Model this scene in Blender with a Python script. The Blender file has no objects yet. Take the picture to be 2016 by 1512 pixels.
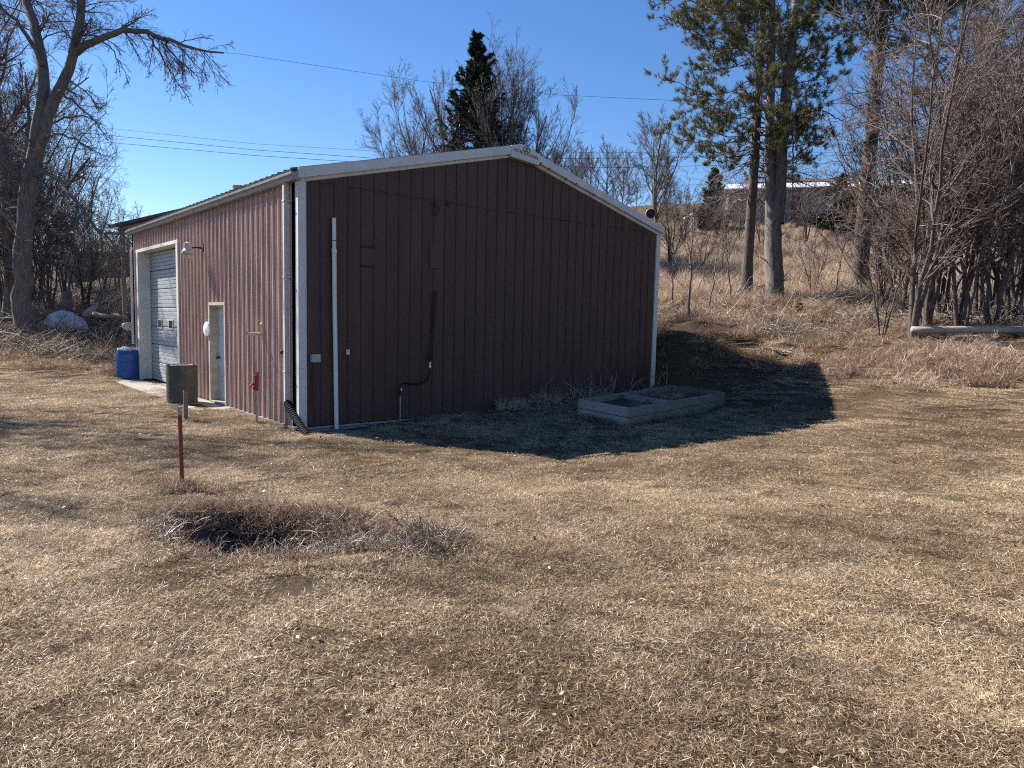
import bpy, math, random
import numpy as np
from mathutils import Matrix, Vector

sc = bpy.context.scene
R = math.radians
rng = np.random.default_rng(7)

# ------------------------------------------------------------------ camera
FPX, YAW, PITCH, ROLL = 1390.04, 0.7028, -0.0896, 0.0222
CAM = np.array([-5.1855, -11.6861, 1.9461])
FW = np.array([math.sin(YAW)*math.cos(PITCH), math.cos(YAW)*math.cos(PITCH), math.sin(PITCH)])
_r = np.array([math.cos(YAW), -math.sin(YAW), 0.0]); _u = np.cross(_r, FW)
RT = math.cos(ROLL)*_r + math.sin(ROLL)*_u
UP = -math.sin(ROLL)*_r + math.cos(ROLL)*_u
cd = bpy.data.cameras.new('camera'); cam = bpy.data.objects.new('camera', cd)
sc.collection.objects.link(cam); sc.camera = cam
cd.sensor_width = 36; cd.lens = FPX/2016*36; cd.clip_end = 3000; cd.clip_start = 0.05
cam.matrix_world = Matrix(((RT[0], UP[0], -FW[0], CAM[0]), (RT[1], UP[1], -FW[1], CAM[1]),
                           (RT[2], UP[2], -FW[2], CAM[2]), (0, 0, 0, 1)))

# ------------------------------------------------------------------ light
SUN = np.array([-2.1, 5.5, 4.96]); SUN = SUN/np.linalg.norm(SUN)      # direction towards the sun
SUN_EL = math.asin(SUN[2]); SUN_AZ = math.atan2(SUN[0], SUN[1])       # azimuth from +Y towards +X
world = bpy.data.worlds.new('World'); sc.world = world; world.use_nodes = True
wn = world.node_tree.nodes; wl = world.node_tree.links
sky = wn.new('ShaderNodeTexSky'); sky.sky_type = 'NISHITA'; sky.sun_disc = False
sky.sun_elevation = SUN_EL; sky.sun_rotation = SUN_AZ
sky.altitude = 400; sky.air_density = 1.0; sky.dust_density = 0.1; sky.ozone_density = 2.5
hs = wn.new('ShaderNodeHueSaturation'); hs.inputs['Saturation'].default_value = 1.25; hs.inputs['Hue'].default_value = .508
wl.new(sky.outputs['Color'], hs.inputs['Color']); wl.new(hs.outputs['Color'], wn['Background'].inputs['Color'])
wn['Background'].inputs['Strength'].default_value = 0.067
sd = bpy.data.lights.new('sun', 'SUN'); sd.energy = 5.0; sd.angle = R(0.53); sd.color = (1.0, 0.94, 0.85)
sun = bpy.data.objects.new('sun', sd); sc.collection.objects.link(sun)
sun.rotation_euler = Vector(SUN).to_track_quat('Z', 'Y').to_euler(); sun.location = (-20, 40, 40)
sc.view_settings.view_transform = 'Standard'; sc.view_settings.look = 'None'
sc.view_settings.exposure = 1.3; sc.view_settings.gamma = 1.0; sc.view_settings.use_curve_mapping = False
sc.render.engine = 'CYCLES'
sc.cycles.max_bounces = 4; sc.cycles.diffuse_bounces = 2; sc.cycles.use_adaptive_sampling = True; sc.cycles.adaptive_threshold = 0.013; sc.cycles.transparent_max_bounces = 4
sc.cycles.use_denoising = False; sc.cycles.filter_width = 1.1

# ------------------------------------------------------------------ helpers
def at(px, py, d):
    """point seen at photo pixel (px,py) at depth d metres in front of the camera"""
    return CAM + d*(FW + RT*((px-1008)/FPX) - UP*((py-756)/FPX))
def on_x(px, py, x):
    v = at(px, py, 1)-CAM; return CAM + v*((x-CAM[0])/v[0])
def on_y(px, py, y):
    v = at(px, py, 1)-CAM; return CAM + v*((y-CAM[1])/v[1])

def hash2(ix, iy, s=0):
    h = (ix.astype(np.int64)*374761393 + iy.astype(np.int64)*668265263 + s*144665) & 0x7fffffff
    h = ((h ^ (h >> 13))*1274126177) & 0x7fffffff
    return ((h ^ (h >> 16)) & 0xffff)/65535.0
def noise2(x, y, s=0):
    ix = np.floor(x); iy = np.floor(y); fx = x-ix; fy = y-iy
    fx = fx*fx*(3-2*fx); fy = fy*fy*(3-2*fy)
    a = hash2(ix, iy, s); b = hash2(ix+1, iy, s); c = hash2(ix, iy+1, s); d = hash2(ix+1, iy+1, s)
    return (a*(1-fx)+b*fx)*(1-fy)+(c*(1-fx)+d*fx)*fy
def fbm(x, y, s=0, o=3):
    v = 0; a = 0.5
    for k in range(o):
        v = v+a*noise2(x*2**k, y*2**k, s+k); a *= 0.5
    return v/(1-0.5**o)

# terrain: smooth surface through surveyed points
ctrl = [(-5.2,-11.7,.35), (-12,-12,.3), (1,-13,.42), (8,-14,.7), (14,-13,1.2), (-5,-20,.6), (-20,-18,.5), (10,-24,1.2), (30,-30,4),
        (-3.2,-5.5,.13), (-9,-4,.08), (-14,2,.05), (-5,3,0), (-1,0,-.02), (-1,6,-.02), (-1.2,11,-.02), (-4,10,.0), (-9,8,.02),
        (0,-.3,-.05), (2,-.5,-.02), (4.7,-.3,.06), (7,-.3,.10), (9.5,-.3,.16), (8.8,-2.9,.14), (9.2,-1.2,.14), (1.6,-4.7,.04), (5,-4,.12), (6.9,-5.6,.28),
        (10.0,-1.5,.30), (10.2,2,.75), (11.3,-3.9,.92), (10.5,6,1.1), (10.5,11,1.5), (5,6,.1), (2,3,0), (2,9,0), (5,12,.2), (5,16,.6)]
ctrl = [np.array(c, float) for c in ctrl]
pc = [(0,700,23.5), (120,700,23.5), (230,715,26), (45,650,28), (140,655,29), (230,655,31), (0,600,38), (140,598,40), (230,592,42),
      (60,545,80), (200,545,80), (-300,640,30), (-400,600,60), (-900,640,35),
      (1330,700,18.6), (1500,690,18.2), (1628,716,16.2), (1330,648,19.5), (1460,644,19.8), (1340,612,24), (1500,601,25), (1700,603,25), (1600,660,20.5),
      (1468,592,27), (1690,592,28), (1800,690,17.0), (1810,655,19), (2016,745,14.0), (2016,700,16), (2016,655,19), (1900,625,24), (2016,600,30),
      (1330,545,36), (1600,540,38), (1800,560,38), (2100,560,40), (1340,450,62), (1600,432,70), (1800,425,75), (2100,440,80), (1330,408,95), (1600,395,110),
      (2500,640,25), (2700,560,50), (1100,470,60), (900,520,45), (600,560,45), (400,560,45), (900,430,100), (500,520,100)]
ctrl += [at(*c) for c in pc]
for a in np.linspace(0, 2*math.pi, 14, endpoint=False):
    ctrl.append(np.array([260*math.sin(a), 260*math.cos(a), 14+14*math.cos(a-R(70))]))
ctrl = np.array(ctrl)
def _K(r2): return np.where(r2 > 1e-9, r2*np.log(r2+1e-12), 0)
_n = len(ctrl); _d2 = ((ctrl[:, None, :2]-ctrl[None, :, :2])**2).sum(-1)
_A = np.zeros((_n+3, _n+3)); _A[:_n, :_n] = _K(_d2)+np.eye(_n)*.35
_A[:_n, _n] = 1; _A[:_n, _n+1:] = ctrl[:, :2]; _A[_n, :_n] = 1; _A[_n+1:, :_n] = ctrl[:, :2].T
_w = np.linalg.solve(_A, np.concatenate([ctrl[:, 2], [0, 0, 0]]))
PIT = at(560, 1048, 5.8)[:2]
_pr = RT[:2]/np.linalg.norm(RT[:2]); _pf = FW[:2]/np.linalg.norm(FW[:2])
def pit_shape(x, y):
    dx = x-PIT[0]; dy = y-PIT[1]
    a = dx*_pr[0]+dy*_pr[1]; b = dx*_pf[0]+dy*_pf[1]
    b = b+0.22*a-0.0*a*a
    wob = 0.35*(noise2(x*3.1, y*3.1, 5)-.5)
    q = ((a+.22)/0.78)**2+(b/0.62)**2+wob
    q2 = ((a-0.85)/0.55)**2+((b-.05)/0.30)**2+wob
    return np.exp(-q*q)*0.55+np.exp(-q2*q2)*0.15, q
def height(x, y, fine=True):
    x = np.atleast_1d(np.asarray(x, float)); y = np.atleast_1d(np.asarray(y, float))
    sh = x.shape; x = x.ravel(); y = y.ravel(); z = np.empty_like(x)
    for i in range(0, len(x), 20000):
        xx = x[i:i+20000]; yy = y[i:i+20000]
        r2 = (xx[:, None]-ctrl[None, :, 0])**2+(yy[:, None]-ctrl[None, :, 1])**2
        z[i:i+20000] = _K(r2)@_w[:_n]+_w[_n]+_w[_n+1]*xx+_w[_n+2]*yy
    if fine:
        dist = np.hypot(x-CAM[0], y-CAM[1])
        bank = np.clip((z-.9)/1.2, 0, 1)
        z = z+(fbm(x*.9, y*.9, 11)-.5)*(.05+.42*bank)+(fbm(x*4, y*4, 21)-.5)*(.025+.08*bank)
        ps, q = pit_shape(x, y)
        z = z-ps+.05*np.exp(-((q-2.2)/.9)**2)*(ps < .2)
        inb = (x > -.5) & (x < 9.9) & (y > -.5) & (y < 12.2)
        z = np.where(inb & (x < 9.4) & (y > -.05), np.minimum(z, -.03+.037*np.clip(x, 0, 9.6)), z)
        gap = np.exp(-((x-.7)/.9)**2-((y+.25)/.28)**2)
        z = z-.10*gap+.05*np.exp(-((x-1.9)/.6)**2-((y+1.1)/.3)**2)
    return z.reshape(sh)
def gz(x, y): return float(height(x, y)[0])
def ground_at(px, py):
    """where the ray through a photo pixel meets the ground"""
    v = at(px, py, 1)-CAM; d = np.linspace(1.5, 120, 1600)
    P = CAM+v*d[:, None]; hh = height(P[:, 0], P[:, 1]); k = np.argmax(P[:, 2] < hh)
    if P[k, 2] >= hh[k]: k = len(d)-1
    return np.array([P[k, 0], P[k, 1], hh[k]])

# ------------------------------------------------------------------ materials
MATS = {}
def mat(name, col, rough=.8, metal=0, var=0.0, scale=6, col2=None, bump=0.0, bscale=30, stretch=(1, 1, 1), spec=.5, mix=(.35, .65), world_space=False, trans=0):
    m = bpy.data.materials.new(name); m.use_nodes = True; nt = m.node_tree; N = nt.nodes; L = nt.links
    b = N['Principled BSDF']; b.inputs['Roughness'].default_value = rough; b.inputs['Metallic'].default_value = metal
    b.inputs['Specular IOR Level'].default_value = spec
    b.inputs['Base Color'].default_value = (*col, 1)
    tc = N.new('ShaderNodeTexCoord'); mp = N.new('ShaderNodeMapping'); mp.inputs['Scale'].default_value = stretch
    if world_space:
        g = N.new('ShaderNodeNewGeometry'); L.new(g.outputs['Position'], mp.inputs['Vector'])
    else: L.new(tc.outputs['Object'], mp.inputs['Vector'])
    if col2 is not None:
        nz = N.new('ShaderNodeTexNoise'); nz.inputs['Scale'].default_value = scale; nz.inputs['Detail'].default_value = 8; nz.inputs['Roughness'].default_value = .65
        L.new(mp.outputs[0], nz.inputs['Vector'])
        rp = N.new('ShaderNodeValToRGB'); rp.color_ramp.elements[0].position = mix[0]; rp.color_ramp.elements[1].position = mix[1]
        rp.color_ramp.elements[0].color = (*col, 1); rp.color_ramp.elements[1].color = (*col2, 1)
        L.new(nz.outputs['Fac'], rp.inputs[0]); L.new(rp.outputs[0], b.inputs['Base Color'])
    if bump:
        n2 = N.new('ShaderNodeTexNoise'); n2.inputs['Scale'].default_value = bscale; n2.inputs['Detail'].default_value = 6
        L.new(mp.outputs[0], n2.inputs['Vector'])
        bp = N.new('ShaderNodeBump'); bp.inputs['Strength'].default_value = bump; bp.inputs['Distance'].default_value = .02
        L.new(n2.outputs['Fac'], bp.inputs['Height']); L.new(bp.outputs[0], b.inputs['Normal'])
    MATS[name] = m; return m

def blade_mat(name, cols, patch=None, trans=.35, pscale=.55):
    """dead grass: tint per blade (attribute), patches over the field, light passing through"""
    m = bpy.data.materials.new(name); m.use_nodes = True; nt = m.node_tree; N = nt.nodes; L = nt.links
    N.remove(N['Principled BSDF']); out = N['Material Output']
    a = N.new('ShaderNodeAttribute'); a.attribute_name = 'tint'
    rp = N.new('ShaderNodeValToRGB'); cr = rp.color_ramp
    while len(cr.elements) < len(cols): cr.elements.new(.5)
    for i, c in enumerate(cols): cr.elements[i].position = i/(len(cols)-1); cr.elements[i].color = (*c, 1)
    L.new(a.outputs['Fac'], rp.inputs[0]); src = rp.outputs[0]
    if patch:
        g = N.new('ShaderNodeNewGeometry'); nz = N.new('ShaderNodeTexNoise'); nz.inputs['Scale'].default_value = pscale
        nz.inputs['Detail'].default_value = 5; nz.inputs['Roughness'].default_value = .6
        L.new(g.outputs['Position'], nz.inputs['Vector'])
        r2 = N.new('ShaderNodeValToRGB'); r2.color_ramp.elements[0].position = .38; r2.color_ramp.elements[1].position = .64
        r2.color_ramp.elements[0].color = (*patch, 1); r2.color_ramp.elements[1].color = (1.1, 1.05, 1.0, 1)
        L.new(nz.outputs['Fac'], r2.inputs[0])
        mx = N.new('ShaderNodeMix'); mx.data_type = 'RGBA'; mx.blend_type = 'MULTIPLY'; mx.inputs[0].default_value = 1
        L.new(src, mx.inputs[6]); L.new(r2.outputs[0], mx.inputs[7]); src = mx.outputs[2]
    d = N.new('ShaderNodeBsdfDiffuse'); t = N.new('ShaderNodeBsdfTranslucent'); gl = N.new('ShaderNodeBsdfGlossy')
    gl.inputs['Roughness'].default_value = .45; gl.inputs['Color'].default_value = (.9, .9, .9, 1)
    ms = N.new('ShaderNodeMixShader'); ms.inputs[0].default_value = trans
    m2 = N.new('ShaderNodeMixShader'); m2.inputs[0].default_value = .04
    L.new(src, d.inputs[0]); L.new(src, t.inputs[0]); L.new(d.outputs[0], ms.inputs[1]); L.new(t.outputs[0], ms.inputs[2])
    L.new(ms.outputs[0], m2.inputs[1]); L.new(gl.outputs[0], m2.inputs[2]); L.new(m2.outputs[0], out.inputs[0])
    return m

M_SIDING = mat('shaded_brown_siding', (.068,.033,.025), .5, 0, col2=(.096,.052,.041), scale=1.4, stretch=(2.2,2.2,.25), mix=(.3,.75), bump=.06, bscale=8, spec=.3, world_space=True)  # gable copy of the siding, darkened so its shade sits in the colour
M_SIDE = mat('sunlit_faded_siding', (.40,.250,.215), .42, 0, col2=(.54,.40,.35), scale=1.6, stretch=(2.5,2.5,.3), mix=(.3,.75), bump=.06, bscale=8, spec=.25, world_space=True)  # same siding lightened, so sun and sheen sit in the colour besides fading
M_TRIM = mat('white_trim', (.54,.53,.51), .5, col2=(.64,.62,.59), scale=3, bump=.03, bscale=12)
M_TRIM2 = mat('grey_gutter', (.22,.20,.19), .5, col2=(.32,.30,.29), scale=4)
M_CREAM = mat('cream_trim', (.50,.46,.36), .6, col2=(.36,.33,.24), scale=5)
M_DOOR = mat('pale_blue_door', (.60,.64,.67), .5, col2=(.68,.71,.73), scale=2)
M_ROLL = mat('weathered_door', (.27,.30,.33), .45, col2=(.40,.42,.44), scale=3, stretch=(1,1,5))
M_ROOF = mat('roof_metal', (.10,.09,.09), .5, .4, col2=(.16,.15,.15))
M_BLACK = mat('black_plastic', (.010,.010,.012), .8, spec=.2)
M_DARK = mat('dark_iron', (.02,.016,.016), .7)
M_GLASS = mat('dark_glass', (.02,.025,.03), .08, spec=.8)
M_PVC = mat('white_pvc', (.66,.64,.62), .4, col2=(.72,.70,.68), scale=3)
M_GALV = mat('galvanised', (.34,.35,.36), .45, .6, col2=(.22,.22,.22), scale=8)
M_GREYBOX = mat('grey_box', (.38,.38,.38), .6)
M_RED = mat('red_paint', (.25,.030,.022), .55, col2=(.12,.03,.02), scale=14, mix=(.45,.7))
M_REDH = mat('red_enamel', (.26,.018,.026), .45, col2=(.17,.02,.02), scale=14)
M_RUSTRED = mat('dark_red_hose', (.035,.008,.010), .7)
M_BLUE = mat('blue_plastic', (.010,.065,.27), .38, col2=(.012,.085,.33), scale=3)
M_DRUM = mat('rusty_drum', (.050,.058,.052), .6, .1, col2=(.095,.065,.050), scale=4.5, mix=(.46,.62), bump=.15)
M_CONC = mat('concrete', (.26,.235,.205), .9, col2=(.28,.25,.21), scale=3, bump=.3)
M_WOOD = mat('grey_wood', (.155,.125,.10), .85, col2=(.26,.215,.175), scale=3, stretch=(.6,6,8), bump=.3)
M_WOOD2 = mat('pale_board', (.25,.25,.245), .8, col2=(.35,.345,.335), scale=3, stretch=(6,.6,8), bump=.2)
M_SOIL = mat('dark_soil', (.035,.026,.020), 1, col2=(.06,.045,.033), scale=14, bump=.8)
M_BARK = mat('grey_bark', (.085,.070,.062), .9, col2=(.19,.165,.15), scale=5, stretch=(2.5,2.5,.5), bump=1.0, bscale=14)
M_PBARK = mat('pine_bark', (.042,.033,.029), .9, col2=(.12,.092,.078), scale=5, stretch=(2,2,.6), bump=1.0, bscale=10)
M_TWIG = mat('twigs', (.095,.078,.072), .8, col2=(.17,.145,.13), scale=2)
M_TWIGR = mat('reddish_twigs', (.11,.075,.065), .75, col2=(.21,.16,.14), scale=2)
M_TBARK = mat('thicket_bark', (.050,.036,.031), .85, col2=(.125,.095,.082), scale=6, stretch=(2,2,.5), bump=.6, bscale=20)
M_TWIGF = mat('far_twigs', (.085,.07,.068), .85, col2=(.14,.12,.11), scale=1)
M_LOG = mat('bleached_log', (.36,.32,.27), .8, col2=(.22,.18,.15), scale=6, stretch=(1,1,1), bump=.5)
M_TARP = mat('grey_tarp', (.62,.64,.68), .4, col2=(.40,.43,.48), scale=3, bump=.6, bscale=6)
M_HOUSE = mat('tan_house', (.17,.155,.14), .8, col2=(.21,.19,.17), scale=2)
M_HOUSE2 = mat('grey_house', (.13,.13,.14), .8, col2=(.17,.17,.175), scale=2)
M_WHITE = mat('white_paint', (.74,.75,.76), .6)
M_WROOF = mat('pale_metal_roof', (.66,.69,.73), .45, col2=(.74,.76,.79), scale=3)
M_DROOF = mat('dark_roof', (.055,.05,.05), .8, col2=(.09,.085,.08), scale=4)
M_MAROON = mat('maroon_door', (.09,.02,.02), .6)
M_ROCK = mat('rock', (.20,.185,.17), .9, col2=(.30,.28,.26), scale=6, bump=.6)
M_MOSS = mat('mossy_stump', (.20,.17,.04), .9, col2=(.12,.09,.04), scale=9)
M_GREEN = mat('green_logo', (.05,.20,.04), .6)
M_INK = mat('dark_ink', (.03,.03,.035), .6)
M_LAWN = blade_mat('dead_lawn', [(.12,.078,.048), (.30,.222,.142), (.50,.393,.26), (.67,.555,.40), (.77,.68,.52)], patch=(.56,.49,.41))
M_STRAW = blade_mat('straw', [(.17,.12,.088), (.36,.275,.205), (.54,.43,.33), (.68,.58,.46)], patch=(.72,.62,.55), pscale=.8)
M_RUSSET = blade_mat('russet_grass', [(.12,.075,.052), (.23,.155,.112), (.36,.265,.20), (.50,.40,.31)], patch=(.8,.7,.65), pscale=.8)
M_LEAF = blade_mat('dead_leaves', [(.10,.055,.032), (.20,.12,.07), (.24,.17,.115), (.33,.26,.19)], trans=.15)
M_NEEDLE = blade_mat('pine_needles', [(.028,.042,.016), (.055,.075,.028), (.10,.115,.045), (.17,.15,.07)], trans=.25)
M_SPRUCE = blade_mat('spruce_needles', [(.012,.022,.012), (.022,.036,.02), (.035,.05,.027), (.06,.06,.035)], trans=.1)
M_CONE = blade_mat('cones', [(.08,.045,.03), (.13,.08,.05)], trans=.0)

def ground_material():
    m = bpy.data.materials.new('dead_lawn_soil'); m.use_nodes = True; nt = m.node_tree; N = nt.nodes; L = nt.links
    b = N['Principled BSDF']; b.inputs['Roughness'].default_value = 1; b.inputs['Specular IOR Level'].default_value = .1
    g = N.new('ShaderNodeNewGeometry')
    def nz(s, det=8, rough=.65):
        n = N.new('ShaderNodeTexNoise'); n.inputs['Scale'].default_value = s; n.inputs['Detail'].default_value = det; n.inputs['Roughness'].default_value = rough
        L.new(g.outputs['Position'], n.inputs['Vector']); return n
    def ramp(src, p0, c0, p1, c1):
        r = N.new('ShaderNodeValToRGB'); e = r.color_ramp.elements
        e[0].position = p0; e[1].position = p1; e[0].color = (*c0, 1); e[1].color = (*c1, 1); L.new(src, r.inputs[0]); return r
    def mix(a, bb, f, mode='MIX'):
        x = N.new('ShaderNodeMix'); x.data_type = 'RGBA'; x.blend_type = mode
        if isinstance(f, float): x.inputs[0].default_value = f
        else: L.new(f, x.inputs[0])
        L.new(a, x.inputs[6]); L.new(bb, x.inputs[7]); return x.outputs[2]
    fine = ramp(nz(38, 6, .8).outputs['Fac'], .38, (.040,.028,.020), .72, (.26,.19,.125))
    big = ramp(nz(.55, 5, .6).outputs['Fac'], .36, (.62,.55,.48), .64, (1.1,1.05,1.0))
    c = mix(fine.outputs[0], big.outputs[0], 1.0, 'MULTIPLY')
    at_ = N.new('ShaderNodeAttribute'); at_.attribute_name = 'mud'
    mud = ramp(nz(9, 6, .7).outputs['Fac'], .35, (.035,.027,.020), .7, (.12,.098,.075))
    c = mix(c, mud.outputs[0], at_.outputs['Fac'])
    L.new(c, b.inputs['Base Color'])
    bp = N.new('ShaderNodeBump'); bp.inputs['Strength'].default_value = .9; bp.inputs['Distance'].default_value = .03
    L.new(nz(45, 6, .8).outputs['Fac'], bp.inputs['Height']); L.new(bp.outputs[0], b.inputs['Normal'])
    return m
M_GROUND = ground_material()

# ------------------------------------------------------------------ object helpers
col = sc.collection
def link(name, me, m=None, parent=None, loc=None, smooth=False):
    if m is not None: me.materials.append(m)
    o = bpy.data.objects.new(name, me); col.objects.link(o)
    if parent is not None:
        o.parent = parent
    if loc is not None: o.location = loc
    if smooth: me.polygons.foreach_set('use_smooth', np.ones(len(me.polygons), dtype=bool))
    return o
def tag(o, label=None, cat=None, group=None, kind=None):
    if label: o['label'] = label
    if cat: o['category'] = cat
    if group: o['group'] = group
    if kind: o['kind'] = kind
    return o
def empty(name, loc=(0, 0, 0), label=None, cat=None, group=None):
    o = bpy.data.objects.new(name, None); col.objects.link(o); o.location = loc; o.empty_display_size = .2
    return tag(o, label, cat, group)
def copy_tree(o, parent=None):
    c = o.copy(); col.objects.link(c)
    if parent is not None: c.parent = parent
    for ch in list(o.children): copy_tree(ch, c)
    return c

class MB:
    def __init__(s): s.v = []; s.f = []
    def add(s, v, f):
        k = len(s.v); s.v += [tuple(map(float, p)) for p in v]; s.f += [tuple(i+k for i in q) for q in f]; return s
    def box(s, x0, y0, z0, x1, y1, z1, jit=0):
        c = [(x0,y0,z0),(x1,y0,z0),(x1,y1,z0),(x0,y1,z0),(x0,y0,z1),(x1,y0,z1),(x1,y1,z1),(x0,y1,z1)]
        if jit: c = [tuple(a+random.uniform(-jit, jit) for a in p) for p in c]
        return s.add(c, [(0,3,2,1),(4,5,6,7),(0,1,5,4),(1,2,6,5),(2,3,7,6),(3,0,4,7)])
    def tube(s, pts, rad, n=10, cap=True):
        pts = [np.array(p, float) for p in pts]; rad = rad if hasattr(rad, '__len__') else [rad]*len(pts)
        t0 = pts[1]-pts[0]; ref = np.array([0, 0, 1.]) if abs(t0[2]) < .9*np.linalg.norm(t0) else np.array([1., 0, 0])
        V = []
        for i, p in enumerate(pts):
            t = pts[min(i+1, len(pts)-1)]-pts[max(i-1, 0)]; t = t/np.linalg.norm(t)
            a = np.cross(t, ref); a /= np.linalg.norm(a)+1e-9; b = np.cross(t, a); ref = np.cross(a, t) if False else ref
            for k in range(n):
                w = 2*math.pi*k/n; V.append(p+rad[i]*(math.cos(w)*a+math.sin(w)*b))
        Fc = []
        for i in range(len(pts)-1):
            for k in range(n):
                k2 = (k+1) % n; Fc.append((i*n+k, i*n+k2, (i+1)*n+k2, (i+1)*n+k))
        if cap: Fc.append(tuple(range(n))[::-1]); Fc.append(tuple((len(pts)-1)*n+k for k in range(n)))
        return s.add(V, Fc)
    def lathe(s, c, prof, n=24, axis=(0, 0, 1)):
        ax = np.array(axis, float); ax /= np.linalg.norm(ax); ref = np.array([0, 0, 1.]) if abs(ax[2]) < .9 else np.array([1., 0, 0])
        a = np.cross(ax, ref); a /= np.linalg.norm(a); b = np.cross(ax, a); V = []
        for r, h in prof:
            for k in range(n):
                w = 2*math.pi*k/n; V.append(np.array(c)+ax*h+r*(math.cos(w)*a+math.sin(w)*b))
        Fc = []
        for i in range(len(prof)-1):
            for k in range(n):
                k2 = (k+1) % n; Fc.append((i*n+k, i*n+k2, (i+1)*n+k2, (i+1)*n+k))
        Fc.append(tuple(range(n))[::-1]); Fc.append(tuple((len(prof)-1)*n+k for k in range(n)))
        return s.add(V, Fc)
    def mesh(s, name):
        me = bpy.data.meshes.new(name); me.from_pydata(s.v, [], s.f); me.update()
        return me
    def build(s, name, m, parent=None, smooth=False, bevel=0, origin=None):
        me = s.mesh(name); off = np.zeros(3)
        if parent is not None: off = np.array(parent_world(parent))
        if parent is None and origin is not None: off = np.array(origin)
        v = np.array(s.v)-off
        me.vertices.foreach_set('co', v.ravel()); me.update()
        o = link(name, me, m, parent, None if parent is not None else off.tolist(), smooth)
        if bevel:
            b = o.modifiers.new('bevel', 'BEVEL'); b.width = bevel; b.segments = 2; b.limit_method = 'ANGLE'
        return o
def parent_world(p):
    w = np.zeros(3)
    while p is not None:
        w += np.array(p.location); p = p.parent
    return w

def np_mesh(name, V, F, tint=None, smooth=True):
    """V (n,3), F (m,k) uniform polygons"""
    me = bpy.data.meshes.new(name); V = np.asarray(V, np.float32); F = np.asarray(F, np.int32); k = F.shape[1]
    me.vertices.add(len(V)); me.vertices.foreach_set('co', V.ravel())
    me.loops.add(F.size); me.loops.foreach_set('vertex_index', F.ravel())
    me.polygons.add(len(F)); me.polygons.foreach_set('loop_start', np.arange(0, F.size, k, dtype=np.int32))
    me.polygons.foreach_set('loop_total', np.full(len(F), k, np.int32))
    me.update(calc_edges=True)
    if smooth: me.polygons.foreach_set('use_smooth', np.ones(len(F), dtype=bool))
    if tint is not None:
        a = me.attributes.new('tint', 'FLOAT', 'POINT'); a.data.foreach_set('value', np.asarray(tint, np.float32))
    return me

# ------------------------------------------------------------------ ground sheet
def graded(lo, hi, step, out, growth=1.13):
    a = list(np.arange(lo, hi+1e-6, step)); s = step; x = hi
    while x < out: s *= growth; x += s; a.append(x)
    s = step; x = lo; pre = []
    while x > -out: s *= growth; x -= s; pre.append(x)
    return np.array(pre[::-1]+a)
gx = graded(-9, 21, .13, 520); gy = graded(-11, 16, .13, 520)
GX, GY = np.meshgrid(gx, gy); GZ = height(GX, GY)
nx, ny = len(gx), len(gy)
V = np.stack([GX.ravel(), GY.ravel(), GZ.ravel()], 1)
I = np.arange(nx*ny).reshape(ny, nx)
F = np.stack([I[:-1, :-1].ravel(), I[:-1, 1:].ravel(), I[1:, 1:].ravel(), I[1:, :-1].ravel()], 1)
me = np_mesh('ground', V, F)
MUDP = [(ground_at(390, 905)[:2], 1.1, .28, .9), (ground_at(330, 870)[:2], 1.6, .35, .45), (ground_at(370, 800)[:2]+[-.4, .2], .9, .5, .5)]
def mud_at(x, y):
    v = pit_shape(x, y)[0]*2.2
    v = v+np.clip((fbm(x*1.9, y*1.9, 61)-.66)*7, 0, .5)+np.clip((fbm(x*5, y*5, 62)-.72)*8, 0, .5)
    for c, a, b, s in MUDP:
        dx = x-c[0]; dy = y-c[1]; u = dx*_pr[0]+dy*_pr[1]; w = dx*_pf[0]+dy*_pf[1]
        v = v+s*np.exp(-(u/a)**2-(w/b)**2+.8*(noise2(x*5, y*5, 3)-.5))
    return np.clip(v, 0, 1)
a = me.attributes.new('mud', 'FLOAT', 'POINT'); a.data.foreach_set('value', mud_at(GX.ravel(), GY.ravel()).astype(np.float32))
g = link('ground', me, M_GROUND); tag(g, kind='structure')
# ------------------------------------------------------------------ the metal building
S = .2621; XA, XB = -.131, 9.567; YB = 11.74; H = 4.264; XR = 4.718; RISE = 1.176
def roof_z(x): return H+RISE*(1-abs(x-XR)/(XR-0.0)) if 0 <= x <= 9.436 else H
barn = empty('metal_barn', (0, 0, 0), 'brown ribbed metal barn with white trim and a roll-up door on its left side', 'barn')
PROF = [(0, 0), (.006, .019), (.022, .019), (.030, 0), (.098, 0), (.103, .005), (.112, .005), (.117, 0), (.168, 0), (.173, .005), (.182, .005), (.187, 0), (S, 0)]
# front gable panels (normal -Y): every panel its own piece
def gable_panel(i):
    m = MB(); v = []
    ph = (hash2(np.array(i), np.array(3))-.5)*.003
    for u, d in PROF:
        x = i*S+u; v.append((x, -d-abs(ph), .012)); v.append((x, -d-abs(ph), roof_z(min(max(x, 0), 9.436))+.01))
    m.add(v, [(2*k, 2*k+2, 2*k+3, 2*k+1) for k in range(len(PROF)-1)])
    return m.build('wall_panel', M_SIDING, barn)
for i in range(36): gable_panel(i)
# left wall panels (normal -X)
SO = .517; NL = 43
def side_panel(j):
    y0 = SO+j*S; zlo = .0
    if 12 <= j <= 15: zlo = 2.15
    if 25 <= j <= 40: zlo = 3.70
    m = MB(); v = []; dep = .0015*(j % 2)
    for u, d in PROF:
        y = min(y0+S-u, YB-.02); d = d*2.1; v.append((XA-d-dep, y, zlo)); v.append((XA-d-dep, y, H+.02))
    m.add(v, [(2*k, 2*k+1, 2*k+3, 2*k+2) for k in range(len(PROF)-1)])
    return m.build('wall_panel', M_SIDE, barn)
for j in range(-1, NL): side_panel(j)
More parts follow.
